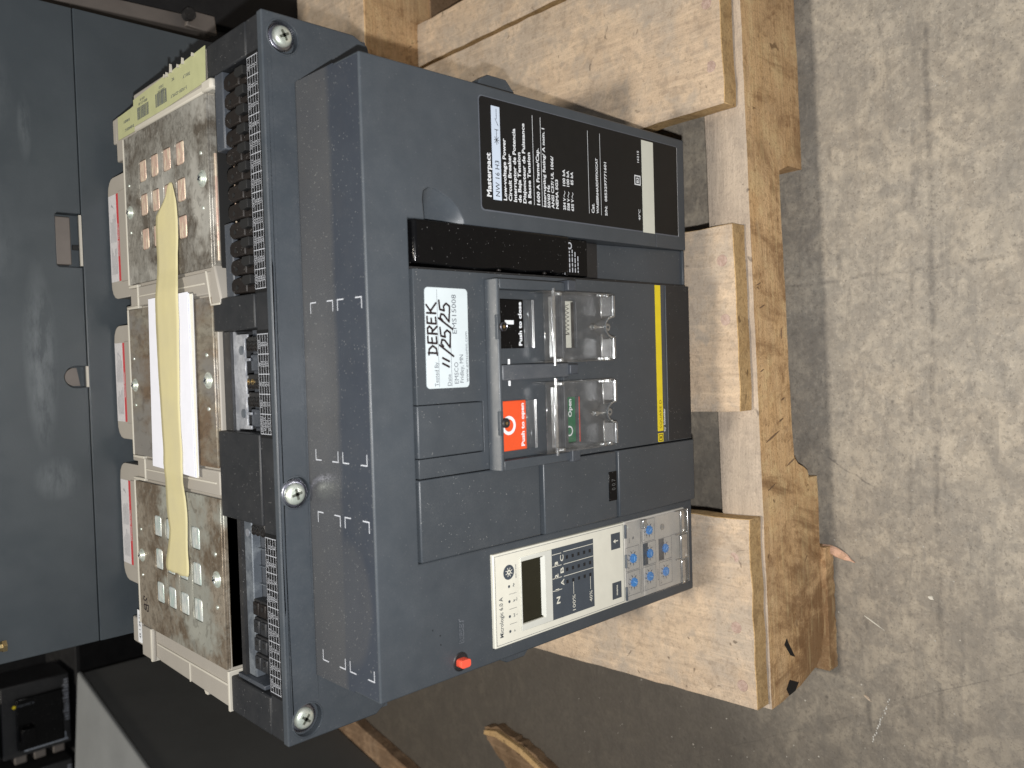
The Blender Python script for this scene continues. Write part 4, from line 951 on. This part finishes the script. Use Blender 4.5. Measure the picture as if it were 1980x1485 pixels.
# bezel round the push buttons: ledge on top, walls, mullion
bz = obj('button_bezel', MB().prism([(-58.6, 209.4), (-53.5, 209.4), (-53.5, 160), (-58.6, 157)][::-1]+[(-58.6, 220.4), (-37, 220.4), (-37, 221.9), (-21, 221.9), (-21, 220.4), (22.5, 220.4), (22.5, 222.1), (38.5, 222.1), (38.5, 220.4), (59.6, 220.4), (59.6, 160), (53.0, 160), (53.0, 211.4), (38.5, 211.4), (38.5, 214.6), (22.5, 214.6), (22.5, 211.4), (6.8, 211.4), (6.8, 160), (-3.4, 160), (-3.4, 211.4), (-21, 211.4), (-21, 214.4), (-37, 214.4), (-37, 211.4), (-53.5, 211.4)], 'y', -12, -2.25), M_shelf, B, bev=.6) if False else None
bzm = MB()
bz = obj('button_bezel', MB().prism([(-2.3, 221.4), (-11.0, 219.9), (-12.0, 219.2), (-12.0, 217.2), (-2.3, 217.2)], 'x', -58.6, 59.6), M_panel, B, bev=.5)
obj('bezel_wall', MB().box(-58.6, -52.6, -11.8, -2.2, 156.5, 217.1), M_body, bz, bev=.6)
obj('bezel_wall', MB().box(53.4, 59.6, -11.8, -2.2, 158, 217.1), M_body, bz, bev=.6)
obj('bezel_mullion', MB().box(-3.0, 6.6, -12.4, -2.2, 156.5, 217.1), M_shelf, bz, bev=.8)
for (a, b_) in ((-59.2, -50.8), (54, 61.0), (-1.0, 5.4)): obj('hinge_lug', MB().box(a, b_, -14.5, -2.2, 149.5, 157.5), M_slot, bz, bev=.7)
obj('bezel_sill', MB().box(-52.5, -3.1, -5.5, -2.2, 151.0, 154.5), M_panel, bz, bev=.4)
obj('bezel_sill', MB().box(6.7, 53.3, -5.5, -2.2, 151.0, 154.5), M_panel, bz, bev=.4)
def notch_screw(x):
    obj('screw_notch', MB().box(x-7.5, x+7.5, -12.2, -9.8, 217.4, 220.2), M_panel, bz, bev=.3)
    s = obj('bezel_screw', MB().lathe([(2.9, 0), (2.9, 1.6), (2.3, 2.3), (1.2, 2.2), (.01, 1.6)], (x, -11.6, 216.2), '-y', 24), M_blackm if x < 0 else M_brown, bz, smooth=True)
    obj('screw_socket', MB().cyl((x, -14.0, 216.2), 'y', 1.0, .6, 6), M_brass, s)
    obj('screw_ring', MB().lathe([(2.2, 2.1), (2.55, 2.45), (2.9, 1.9)], (x, -11.6, 216.2), '-y', 24), M_screwrim if x > 0 else M_blackm, s, smooth=True)
notch_screw(30.0); notch_screw(-29.2)
# push buttons
def button(x0, x1, mat, label, name):
    b_ = obj(name, MB().box(x0, x1, -5.2, -1.5, 190.6, 217.0), mat, B, bev=.5, label=label); return b_
pc = button(16.8, 47.8, M_black, 'black push to close button', 'push_button')
q = fp(-5.2); q.text('Push to close', 18.4, 192.6, 2.9, 46.2, .035); q.rect(31.9, 34.5, 199.6, 207.4); q.done('lettering', M_white, pc)
po = button(-47.8, -16.2, M_red, 'orange red push to open button', 'push_button')
q = fp(-5.2); q.text('Push to open', -45.6, 192.8, 2.9, -18.2, .035)
q.mb.add([q.P(a, b_) for a, b_ in circ(-31.6, 206.4, 6.0, 32, 0, 2*math.pi*31/32)]+[q.P(a, b_) for a, b_ in circ(-31.6, 206.4, 3.9, 32, 0, 2*math.pi*31/32)], [(k, (k+1) % 33, (k+1) % 33+33, k+33) for k in range(32)]+[(32, 0, 33, 65)])
q.done('lettering', M_white, po)
for x0, x1 in ((16.8, 47.8), (-47.8, -16.6)):
    obj('clear_slider', MB().box(x0, x1, -5.4, -2.25, 183.4, 190.2), M_clear, B, bev=.4)
    obj('slider_ridge', MB().cyl((x0, -5.6, 183.0), 'x', .7, x1-x0, 12), M_milky, B, smooth=True)
    obj('slider_ridge', MB().cyl((x0, -4.4, 180.6), 'x', .55, x1-x0, 12), M_milky, B, smooth=True)
for x in (8.5, -5.0): obj('hinge_pin', MB().cyl((x-1.6, -8.6, 208.0), 'x', .8, 3.2, 12), M_white, B, smooth=True)
# indicator windows
gi = obj('indicator_window', MB().box(-48.2, -17.2, .6, 2, 137, 148.6), M_green, B)
q = fp(.6); q.text('Open', -31.0, 141.0, 3.3, -18.6, .035)
q.mb.add([q.P(a, b_) for a, b_ in circ(-40.5, 143.6, 3.6, 32, 0, 2*math.pi*31/32)]+[q.P(a, b_) for a, b_ in circ(-40.5, 143.6, 2.6, 32, 0, 2*math.pi*31/32)], [(k, (k+1) % 33, (k+1) % 33+33, k+33) for k in range(32)]+[(32, 0, 33, 65)])
q.mb.v = q.mb.v; q.done('lettering', M_white, gi)
obj('red_edge', MB().box(-48.2, -17.2, -2.5, -2.2, 135.6, 136.4), M_redline, gi)
si = obj('spring_window', MB().box(16.6, 48.4, .6, 2, 137, 148.6), M_lab_cream, B)
q = fp(.6); zz = []; x = 26.0
for k in range(15): zz.append((26.5+k*1.4, 145.6 if k % 2 else 141.2))
q.stroke(zz, .42); q.stroke([(25.6, 141.0), (25.6, 146), (26.5, 141.2)], .4); q.done('spring_symbol', M_lab_black, si)
obj('window_shadow_bar', MB().box(16.6, 47.8, -.2, .5, 137.0, 139.2), M_blackm, si)
# clear hinged covers
def clear_cover(x0, x1):
    c = (x0+x1)/2; arcp = [(c+7.4*math.cos(R(a)), 113.6+9.6*math.sin(R(a))) for a in (180, 160, 140, 120, 100, 80, 60, 40, 20, 0)]
    o = obj('clear_cover', MB().prism([(x0, 183), (x0, 114.6), (x0+1.4, 113.4)]+arcp+[(x1-1.4, 113.4), (x1, 114.6), (x1, 183)], 'y', -16.4, -15.2), M_clear, B, bev=.3, label='clear plastic hinged cover')
    obj('cover_side', MB().box(x0, x0+1.1, -15.1, -4, 113.6, 183), M_clear, o, bev=.2); obj('cover_side', MB().box(x1-1.1, x1, -15.1, -4, 113.6, 183), M_clear, o, bev=.2)
    obj('cover_foot', MB().box(x0+1.2, c-7.5, -16.0, -4, 112.4, 113.9), M_milky, o, bev=.7); obj('cover_foot', MB().box(c+7.5, x1-1.2, -16.0, -4, 112.4, 113.9), M_milky, o, bev=.7)
    obj('foot_edge', MB().cyl((x0+1.5, -16.1, 114.0), 'x', 1.5, c-7.8-x0-1.5, 14), M_milky, o, smooth=True)
    obj('foot_edge', MB().cyl((c+7.8, -16.1, 114.0), 'x', 1.5, x1-1.5-c-7.8, 14), M_milky, o, smooth=True)
    n = len(arcp); mb = MB(); mb.add([(a, -16.4, b_) for a, b_ in arcp]+[(c+(a-c)*.8, -5, 113.6+(b_-113.6)*.8) for a, b_ in arcp], [(k, k+1, n+k+1, n+k) for k in range(n-1)])
    obj('thumb_notch', mb, M_milky, o, smooth=True)
    ring = MB()
    for k in range(n-1):
        a, b_ = Vector((arcp[k][0], -16.6, arcp[k][1])), Vector((arcp[k+1][0], -16.6, arcp[k+1][1])); ring.cyl(a, b_-a, .75, (b_-a).length, 8)
    obj('thumb_rim', ring, M_milky, o, smooth=True)
    obj('key_stem', MB().cyl((c, -14.9, 123.5), 'z', 1.0, 9, 10).cyl((c, -14.9, 132.5), 'z', 2.0, 2.8, 14).cyl((c, -14.9, 135.3), 'z', .9, 3.6, 10, .3), M_milky, o, smooth=True)
    obj('sealing_ring', MB().lathe([(1.0, 0), (1.7, .3), (2.2, .3), (2.6, 0)], (c, -15, 118.5), '-y', 20), M_milky, o, smooth=True)
    obj('hinge_bar', MB().cyl((x0-2.0, -12.6, 170.3), 'x', 1.25, x1-x0+4, 16), M_milky, o, smooth=True)
    obj('hinge_flat', MB().box(x0+3.4, x1-3.4, -15.5, -12, 171.6, 174.8), M_milky, o, bev=.4)
    for x in (x0+.3, x1-2.9):
        obj('corner_tooth', MB().box(x, x+2.6, -16.8, -13, 124.6, 128.0), M_milky, o, bev=.6)
        obj('corner_tooth', MB().box(x, x+2.6, -16.8, -13, 118.6, 121.2), M_milky, o, bev=.4)
        obj('corner_tooth', MB().box(x, x+2.4, -15.1, -11, 164.6, 167.2), M_milky, o, bev=.4)
    obj('flow_line', MB().box(x0+2.8, c-5, -16.9, -16.45, 126.6, 127.6), M_milky, o, bev=.2); obj('flow_line', MB().box(c+6, x1-2.8, -16.9, -16.45, 126.6, 127.6), M_milky, o, bev=.2)
    return o
clear_cover(6.9, 53.2); clear_cover(-51.8, -5.4)

# sticker of the testing firm
sk = obj('test_sticker', MB().prism([Vector((23.6, 251.9)).lerp(Vector((23.6, 251.9)), 0)+Vector((a*math.cos(R(-.4))-b_*math.sin(R(-.4)), a*math.sin(R(-.4))+b_*math.cos(R(-.4)))) for a, b_ in rrect(-29.5, 29.5, -16.3, 16.3, 2.4)], 'y', -2.5, -2.15), M_sticker, B)
q = fp(-2.5)
q.rect(-5.0, 52, 258.9, 259.15); q.rect(-5.0, 28, 249.3, 249.55)
T = q.text; T('Tested By', -4.6, 259.6, 2.8, 9.5); T('Date', -4.6, 250.0, 2.9, 2.2)
T('EMSCO', -3.6, 244.3, 3.1, 9.2); T('EMS15008', 26.2, 244.6, 3.5, 49.4); T('Fridley, MN', -3.2, 240.2, 3.0, 13.6); T('www.emscomn.com', -3.0, 236.3, 2.5, 27.4)
q.done('lettering', M_thin, sk)
# handwriting in marker
q = fp(-2.5); q.lift = .2; w = 1.25
L = {'D': [[(.25, 0), (.2, 1)], [(0, .95), (.6, .9), (1, .5), (.75, .1), (.05, 0)]], 'E': [[(.2, 0), (.15, 1)], [(.15, 1), (.95, 1.0)], [(.15, .52), (.8, .55)], [(.2, 0), (1, .05)]],
     'R': [[(.2, -.05), (.15, 1)], [(.1, .98), (.7, 1), (.95, .78), (.7, .5), (.2, .48)], [(.4, .48), (1.05, -.08)]], 'K': [[(.2, 0), (.1, 1)], [(1.0, 1.05), (.25, .5)], [(.35, .6), (1.35, -.05)]],
     '1': [[(0, 0), (.35, 1)]], '/': [[(0, -.25), (.9, 1.2)]], '2': [[(.05, .75), (.35, 1), (.85, .9), (.8, .6), (0, .05)], [(0, .05), (1, .0)]], '5': [[(.2, 1), (.12, .55)], [(.12, .55), (.6, .62), (.95, .35), (.7, 0), (0, .02)], [(.2, 1), (1.15, 1.08)]]}
def hand(ch, x, z, wd, ht):
    for st_ in L[ch]: q.stroke([(x+a*wd+b_*ht*.10, z+b_*ht) for a, b_ in st_], w)
for ch, x, wd in (('D', 13.4, 5.4), ('E', 19.6, 4.6), ('R', 25.0, 5.2), ('E', 31.0, 4.6), ('K', 37.0, 5.2)): hand(ch, x, 259.8+x*.015, wd, 6.6)
for ch, x, z, wd, ht in (('1', 6.6, 251.4, 4.6, 4.8), ('1', 9.8, 251.2, 4.6, 4.9), ('/', 13.0, 249.6, 6.2, 7.2), ('2', 18.0, 250.0, 4.8, 7.0), ('5', 23.2, 249.8, 5.0, 7.2), ('/', 29.0, 249.8, 6.0, 7.2), ('2', 33.2, 250.2, 4.6, 7.0), ('5', 38.6, 249.9, 5.4, 7.4)): hand(ch, x, z, wd, ht)
q.done('handwriting', M_ink, sk)

# brand strip at the foot of the panel
ys_ = obj('brand_strip', MB().box(-48.6, 63.0, -2.5, -2.15, 39.2, 46.0), M_yellow, B)
yb = obj('brand_logo', MB().box(-56.8, -50.2, -2.5, -2.15, 39.4, 45.8), M_yellow, ys_)
q = fp(-2.5)
for (a, b_, c, d) in ((-56, -51, 44.6, 45.1), (-56, -51, 40.2, 40.7), (-56, -55.5, 40.7, 44.6), (-51.5, -51, 40.7, 44.6)): q.rect(a, b_, c, d)
q.rect(-54.4, -52.6, 41.8, 43.6); q.done('logo_print', M_lab_black, yb)
q = fp(-2.5); q.text('SQUARE D', -46.6, 41.2, 2.7, -24.6); q.done('lettering', flat('brown_print', (.13, .10, .01), .4), ys_)
q = fp(-2.2); q.text('by', -49.2, 36.4, 1.8, -45.6, .02); q.text('Schneider', -44.4, 36.3, 2.1, -31.6, .03); q.done('maker_lettering', M_white, B)
q = fp(-2.2); q.text('Electric', -30.0, 36.4, 1.9, -17, .0); q.done('maker_lettering', M_thin, B)
obj('panel_step', MB().box(-57.0, 63.0, -2.9, -2.15, 32.4, 33.3), M_shelf, B, bev=.25)
obj('foot_strip', MB().box(-57.0, 63.2, -2.35, -2.15, 1.2, 32.2), M_cap, B)

# ---- trip unit
tu = obj('trip_unit', MB().prism([(-171.4, 88.6), (-112, 88.6), (-112, 219.8), (-171.4, 219.8)], 'y', -1.2, 20, [[(-161.6, 174), (-120.4, 174), (-120.4, 195.6), (-161.6, 195.6)]]), M_cream, B, bev=.6, label='cream trip unit faceplate')
obj('frame_line', MB().prism([(-170.0, 90), (-113.3, 90), (-113.3, 218.4), (-170, 218.4)], 'y', -1.32, -1.18, [[(-169.75, 90.25), (-113.55, 90.25), (-113.55, 218.15), (-169.75, 218.15)]]), M_thin, tu)
bzl = obj('display_bezel', MB().prism([(-165.6, 167.0), (-117.6, 167.0), (-117.6, 196.4), (-165.6, 196.4)], 'y', -1.9, -1.15, [[(-161.4, 174), (-120.5, 174), (-120.5, 195.4), (-161.4, 195.4)]]), M_lcdbz, tu, bev=.4)
obj('bezel_slope', MB().add([(-161.4, -1.85, 174), (-120.5, -1.85, 174), (-122, .6, 176), (-160, .6, 176)], [(0, 1, 2, 3)]), M_lcdbz, tu)
obj('display', MB().box(-161.5, -120.4, .4, 1.2, 173.9, 195.5), M_lcd, tu)
gp = obj('load_chart', MB().box(-165.7, -117.8, -1.4, -1.15, 124.1, 166.8), M_slate, tu)
q = fp(-1.4); T = q.text; bo = .03
T('N', -155.6, 159.6, 3.4, -150.8, bo); T('1', -146.8, 160.6, 3.1, -145.4, bo); T('2', -138.4, 160.9, 3.1, -135.3, bo); T('3', -130, 160.9, 3.1, -126.8, bo)
T('A', -144.2, 155.2, 3.2, -139.8, .015); T('B', -135.6, 155.4, 3.2, -131.6, .015); T('C', -127.6, 155.4, 3.2, -123.3, .015)
for x in (-146.3, -138.0, -129.9, -121.8): q.rect(x-.2, x+.2, 157.4 if x > -146 else 157.4, 166.6)
for x in (-138.2, -130, -121.4): q.rect(x-.2, x+.2, 124.5, 155.4)
T('100%', -163.6, 144.2, 3.0, -152.8, .0); T('40%', -161.6, 126.4, 3.0, -153.8, .0); q.rect(-152.2, -143.8, 145.6, 146.0); q.rect(-152.8, -143.8, 127.9, 128.3)
q.done('chart_lettering', M_cream, gp)
q = fp(-1.4); q.lift = .2
for x in (-125.7, -134.1, -142.5):
    for k in range(5):
        z = 151.9-k*5.95; q.rect(x-1.15, x+1.15, z-1.1, z+1.1)
q.done('load_squares', M_blackprint, gp)
q = fp(-1.2); T = q.text
T('Micrologic 6.0 A', -165.4, 212.4, 3.2, -139.8, .012)
for x in (-163.2, -153.6, -144, -134.4): q.poly(circ(x, 206.6, .95, 20))
for x in (-158.6, -149.0, -139.4): q.rect(x-.12, x+.12, 200.2, 206.8)
for s, x in (('Ir', -163.4), ('Isd', -153.6), ('Ig', -144.2), ('Ap', -134.2)): T(s, 0, 202.0, 1.5, None, .02, mid=x)
T('Ii', 0, 199.6, 1.3, None, 0, mid=-153.6); T('I\u0394n', 0, 199.6, 1.3, None, 0, mid=-143.6); T('test / reset', -130.2, 199.8, 1.2, -121.2, .01)
q.poly(circ(-125.2, 206.5, 4.75, 40)); q.rect(-129.8, -118.2, 93.9, 104.3); q.rect(-166.0, -153.9, 93.6, 104.0); q.done('lettering', M_slate, tu)
q = fp(-1.2); q.lift = .2; q.poly(circ(-125.2, 206.4, 1.55, 20))
for k in range(8): a = k*math.pi/4+.4; q.stroke([(-125.2+1.9*math.cos(a), 206.4+1.9*math.sin(a)), (-125.2+2.9*math.cos(a), 206.4+2.9*math.sin(a))], .45)
q.poly([(-124.4, 96.4), (-123.6, 96.4), (-123.6, 99.4), (-122.4, 99.4), (-124.0, 102), (-125.6, 99.4), (-124.4, 99.4)]); q.text('menu', -163.6, 98, 1.9, -156.2, .03); q.done('icons', M_cream, tu)
q = fp(-1.2); q.lift = .28; q.poly(circ(-125.2, 206.4, .7, 14)); q.done('icon_centre', M_slate, tu)
# dial field
df = obj('dial_plate', MB().box(-171.6, -111.9, -1.0, 18, 12.5, 88.4), M_tripgrey, tu, bev=.5)
q = fp(-1.0)
dials = [(-140.2, 79.6), (-158.1, 79.2), (-122.4, 59.4), (-140.3, 59.2), (-157.7, 59.4), (-139.9, 39.4), (-158.0, 39.3)]
def frame(x0, x1, z0, z1, t=.3): q.rect(x0, x1, z0, z0+t); q.rect(x0, x1, z1-t, z1); q.rect(x0, x0+t, z0, z1); q.rect(x1-t, x1, z0, z1)
frame(-149.2, -131.4, 71.4, 87.4); frame(-167.6, -149.8, 71.0, 87.2); frame(-131, -114, 51.6, 67.6); frame(-167.8, -149.8, 51, 67.6); frame(-149, -131.6, 50.6, 67.0); frame(-149, -131.6, 30.0, 47.2); frame(-168, -150, 30, 47)
q.rect(-169, -112.6, 69.2, 69.55); q.rect(-131.4, -131.1, 14, 30)
for (x, z) in dials:
    for k in range(9):
        a = R(-45+k*33.75); r = 5.2; cx, cz = x+r*math.cos(a), z+r*math.sin(a); q.stroke([(cx, cz), (cx+.75*math.cos(a), cz+.75*math.sin(a))], .42)
    q.text('x', x-6.6, z+4.8, .9, x-5.8)
for s, x, z, c in (('long time', -168, 86.6, 1.3), ('alarm', -128.5, 82.4, 1.3), ('tr', -147.5, 83.5, 1.5), ('Ir', -166, 83.5, 1.5), ('Isd', -166.6, 64.6, 1.5), ('tsd', -148, 64.6, 1.5), ('Ii', -129.6, 64.6, 1.5), ('Ig', -166.6, 44.2, 1.5), ('tg', -148, 44.2, 1.5), ('ground fault', -163, 48.2, 1.3), ('instantaneous', -130, 68.2, 1.0)): q.text(s, x, z, c, None, .01)
q.text('%', -126.4, 77.4, 1.8, -124.2, .03); q.text('test', -121.0, 51.8, 1.2)
q.done('lettering', M_thin, df)
q = fp(-1.0); q.lift = .16
q.poly([(-148.4, 60.6), (-132, 60.6), (-132, 66.6), (-148.4, 66.6)]); q.poly([(-148.4, 40.2), (-132, 40.2), (-132, 46.8), (-148.4, 46.8)])
q.done('dark_dial_fields', M_slate, df)
for i, (x, z) in enumerate(dials):
    pts = []; n = 20
    for k in range(n): a = 2*math.pi*k/n; r = 3.5 if k % 2 else 2.6; pts.append((x+r*math.cos(a), z+r*math.sin(a)))
    kn = obj('dial_knob', MB().prism(pts, 'y', -3.0, -.9), M_blue, df, bev=.25, seg=1)
    a = i*1.1; c, s = math.cos(a), math.sin(a)
    rot = lambda u, v: (x+u*c-v*s, z+u*s+v*c)
    obj('knob_arrow', MB().prism([rot(-1.6, -.35), (rot(1.6, -.35)), rot(1.6, .35), rot(-1.6, .35)], 'y', -3.15, -2.95), flat('pale_blue_slot', (.25, .5, .85), .4), kn)
    tk = MB()
    for k in range(8):
        a = 2*math.pi*k/8+.2; u, w_ = Vector((math.cos(a), 0, math.sin(a))), Vector((-math.sin(a), 0, math.cos(a))); o = Vector((x, -1.05, z))
        v = [o+u*(3.7+i_*1.4)+w_*j_*.28+Vector((0, q_, 0)) for i_ in (0, 1) for j_ in (-1, 1) for q_ in (0, -.25)]
        tk.add(v, [(0, 1, 3, 2), (4, 6, 7, 5), (0, 4, 5, 1), (2, 3, 7, 6), (0, 2, 6, 4), (1, 5, 7, 3)])
    obj('dial_ticks', tk, M_slate, kn)
# clear cover over the dials
obj('dial_cover', MB().prism([(-170.4, 13.8), (-112.2, 13.8), (-112.2, 69.3), (-170.4, 69.3)], 'y', -5.2, -4.4), M_clear, tu, bev=.3)
obj('dial_cover', MB().prism([(-170.4, 69.8), (-112.2, 69.8), (-112.2, 88.4), (-170.4, 88.4)], 'y', -3.6, -3.0), M_clear, tu, bev=.3)
obj('cover_lip', MB().box(-170.2, -151.5, -6.6, -4.6, 19.4, 24.4), M_milky, tu, bev=.8); obj('cover_lip', MB().box(-130.2, -112.4, -6.6, -4.6, 19.4, 24.4), M_milky, tu, bev=.8)
obj('cover_lip', MB().box(-150.6, -131.4, -7.0, -4.6, 16.4, 25.4), M_milky, tu, bev=1); obj('cover_edge', MB().box(-170.2, -112.4, -5.4, -1.2, 12.2, 13.6), M_milky, tu, bev=.4)
for x in (-112.8, -131.2, -150.8): obj('cover_rib', MB().box(x, x+.7, -5.8, -4.3, 13, 30), M_milky, tu, bev=.2)
obj('cover_clip', MB().box(-119.5, -112.6, -5.6, -3.0, 66.8, 71.6), M_milky, tu, bev=.6)
obj('test_port', MB().lathe([(0, .2), (1.0, .3), (1.6, .9), (2.3, .6), (2.5, 0)], (-121.8, -4.6, 46.9), '-y', 20), M_milky, tu, smooth=True)
for (z, l) in ((88.9, 12), ): 
    for x in (-165, -141, -119): obj('cover_hinge', MB().box(x-5, x+5, -2.6, -1.1, 87.4, 88.9), M_dzinc, tu, bev=.3)

# ---- red reset button
obj('reset_well', MB().lathe([(0, .06), (5.0, .06), (5.3, .5), (5.9, .05)], (-171.6, 0, 247.4), '-y', 32), M_blackm, fcover, smooth=True)
rb = obj('reset_button', MB().prism(rrect(-174.2, -169.4, 243.4, 250.8, 1.5), 'y', -5.0, 0), M_redbtn, B, bev=.9, seg=3)
q = fp(0); q.lift = .3; q.text('RESET', -160.2, 244.9, 3.4, -146.2, .03); q.mb.xf(lambda v: v)
obj('embossed_reset', q.mb, M_body, fcover)
q2 = fp(0); q2.lift = .08; q2.text('RESET', -160.5, 244.5, 3.4, -145.9, .05); q2.done('emboss_dust', flat('embossed_edge_dust', (.15, .16, .18), .5), fcover)
# two pin holes and scuffs on the cover
q = fp(0)
for (x, z) in ((-147.5, 268), (-152, 262.5), (-157.5, 262.2)): q.poly(circ(x, z, .45, 8))
q.done('pin_holes', M_void, fcover)

# ================================================================== PAPERS AND TAPE lying on the top
pp = empty('folded_papers', (0, 218, 327), 'stack of folded white papers taped across the middle vent plate of the circuit breaker', 'papers')
def lift(x, y, z):
    k = (567.8-z)/(567.8-326.5); return (10.9+(x-10.9)*k, -383.3+(y+383.3)*k)
def sheet(name, pts, z0, z1, mat, tilt=0): return obj(name, MB().prism([lift(x, y, z1) for x, y in pts], 'z', z0, z1), mat, pp, smooth=False)
sheet('sheet', [(62.8, 186.5), (62.6, 257), (-63.2, 261.5), (-65.6, 186.4)], 330.2, 330.6, M_paper)
sheet('sheet', [(61.0, 178.6), (61.6, 256), (-62.5, 259.8), (-65.8, 180.8)], 328.9, 329.4, M_paperedge)
sheet('sheet', [(61.8, 184.0), (61.9, 256.4), (-62.9, 260.4), (-65.9, 183.4)], 329.55, 329.9, M_paper)
sheet('sheet', [(60.2, 180.2), (61, 255), (-62, 259), (-65.0, 182.0)], 327.3, 328.7, M_paper)
# masking tape: edges wander, surface follows what it lies on
def tz(x):
    ax = abs(x)
    if ax < 66.5: return 331.1
    if ax < 80: return 331.1-(ax-66.5)/13.5*3.0
    return 328.05+.06*math.sin(x*.31)
keys = [(141.3, 204.5, 209.5), (139, 203.6, 213), (133, 201.0, 216.5), (127.5, 198.6, 224.5), (123.5, 198.0, 232), (121, 197.6, 235.3), (112, 197.2, 236.5), (100, 197.6, 236.6), (90, 199.5, 236.2), (80, 200.3, 237.4), (70, 201.3, 240.5), (61, 202.2, 243.4),
        (45, 202.0, 243.8), (25, 203.8, 243.6), (5, 205.2, 243), (-15, 206.8, 241.6), (-35, 206.5, 240.6), (-50, 205.6, 239.6), (-60, 206.5, 240.6), (-72, 206.4, 238.2), (-82, 203.2, 238.2), (-92, 201.4, 238.0), (-100, 201.6, 236.6), (-108, 202.4, 234.4), (-114, 202.9, 235.8), (-121, 203.1, 238.2), (-128, 202.4, 241.2), (-133, 202.4, 243.5), (-137, 202.9, 244), (-139.8, 205.5, 242)]
def lerp_keys(x):
    for i in range(len(keys)-1):
        if keys[i][0] >= x >= keys[i+1][0]:
            t = (keys[i][0]-x)/(keys[i][0]-keys[i+1][0]); return keys[i][1]+(keys[i+1][1]-keys[i][1])*t, keys[i][2]+(keys[i+1][2]-keys[i][2])*t
    return keys[-1][1:]
rnd = random.Random(8); v = []; f = []; NX, NY = 140, 8
for i in range(NX+1):
    x = 141.2-(141.2+139.7)*i/NX; a, b_ = lerp_keys(x)
    for j in range(NY+1):
        t = j/NY; y = a+(b_-a)*t; jag = rnd.uniform(-.8, .8) if i in (0, NX) else 0
        zz_ = tz(x)+.12*math.sin(y*.8+x*.12); lx, ly = lift(x+jag, y, zz_)
        v.append((lx, ly+(rnd.uniform(-.12, .12) if j in (0, NY) else 0), zz_))
for i in range(NX):
    for j in range(NY): k = i*(NY+1)+j; f.append((k, k+1, k+NY+2, k+NY+1))
tp_ = obj('masking_tape', MB().add(v, f), M_tape, smooth=True)
so = tp_.modifiers.new('thickness', 'SOLIDIFY'); so.thickness = .00015
tag(tp_, 'long strip of pale yellow masking tape holding the papers across the vent plates', 'tape')
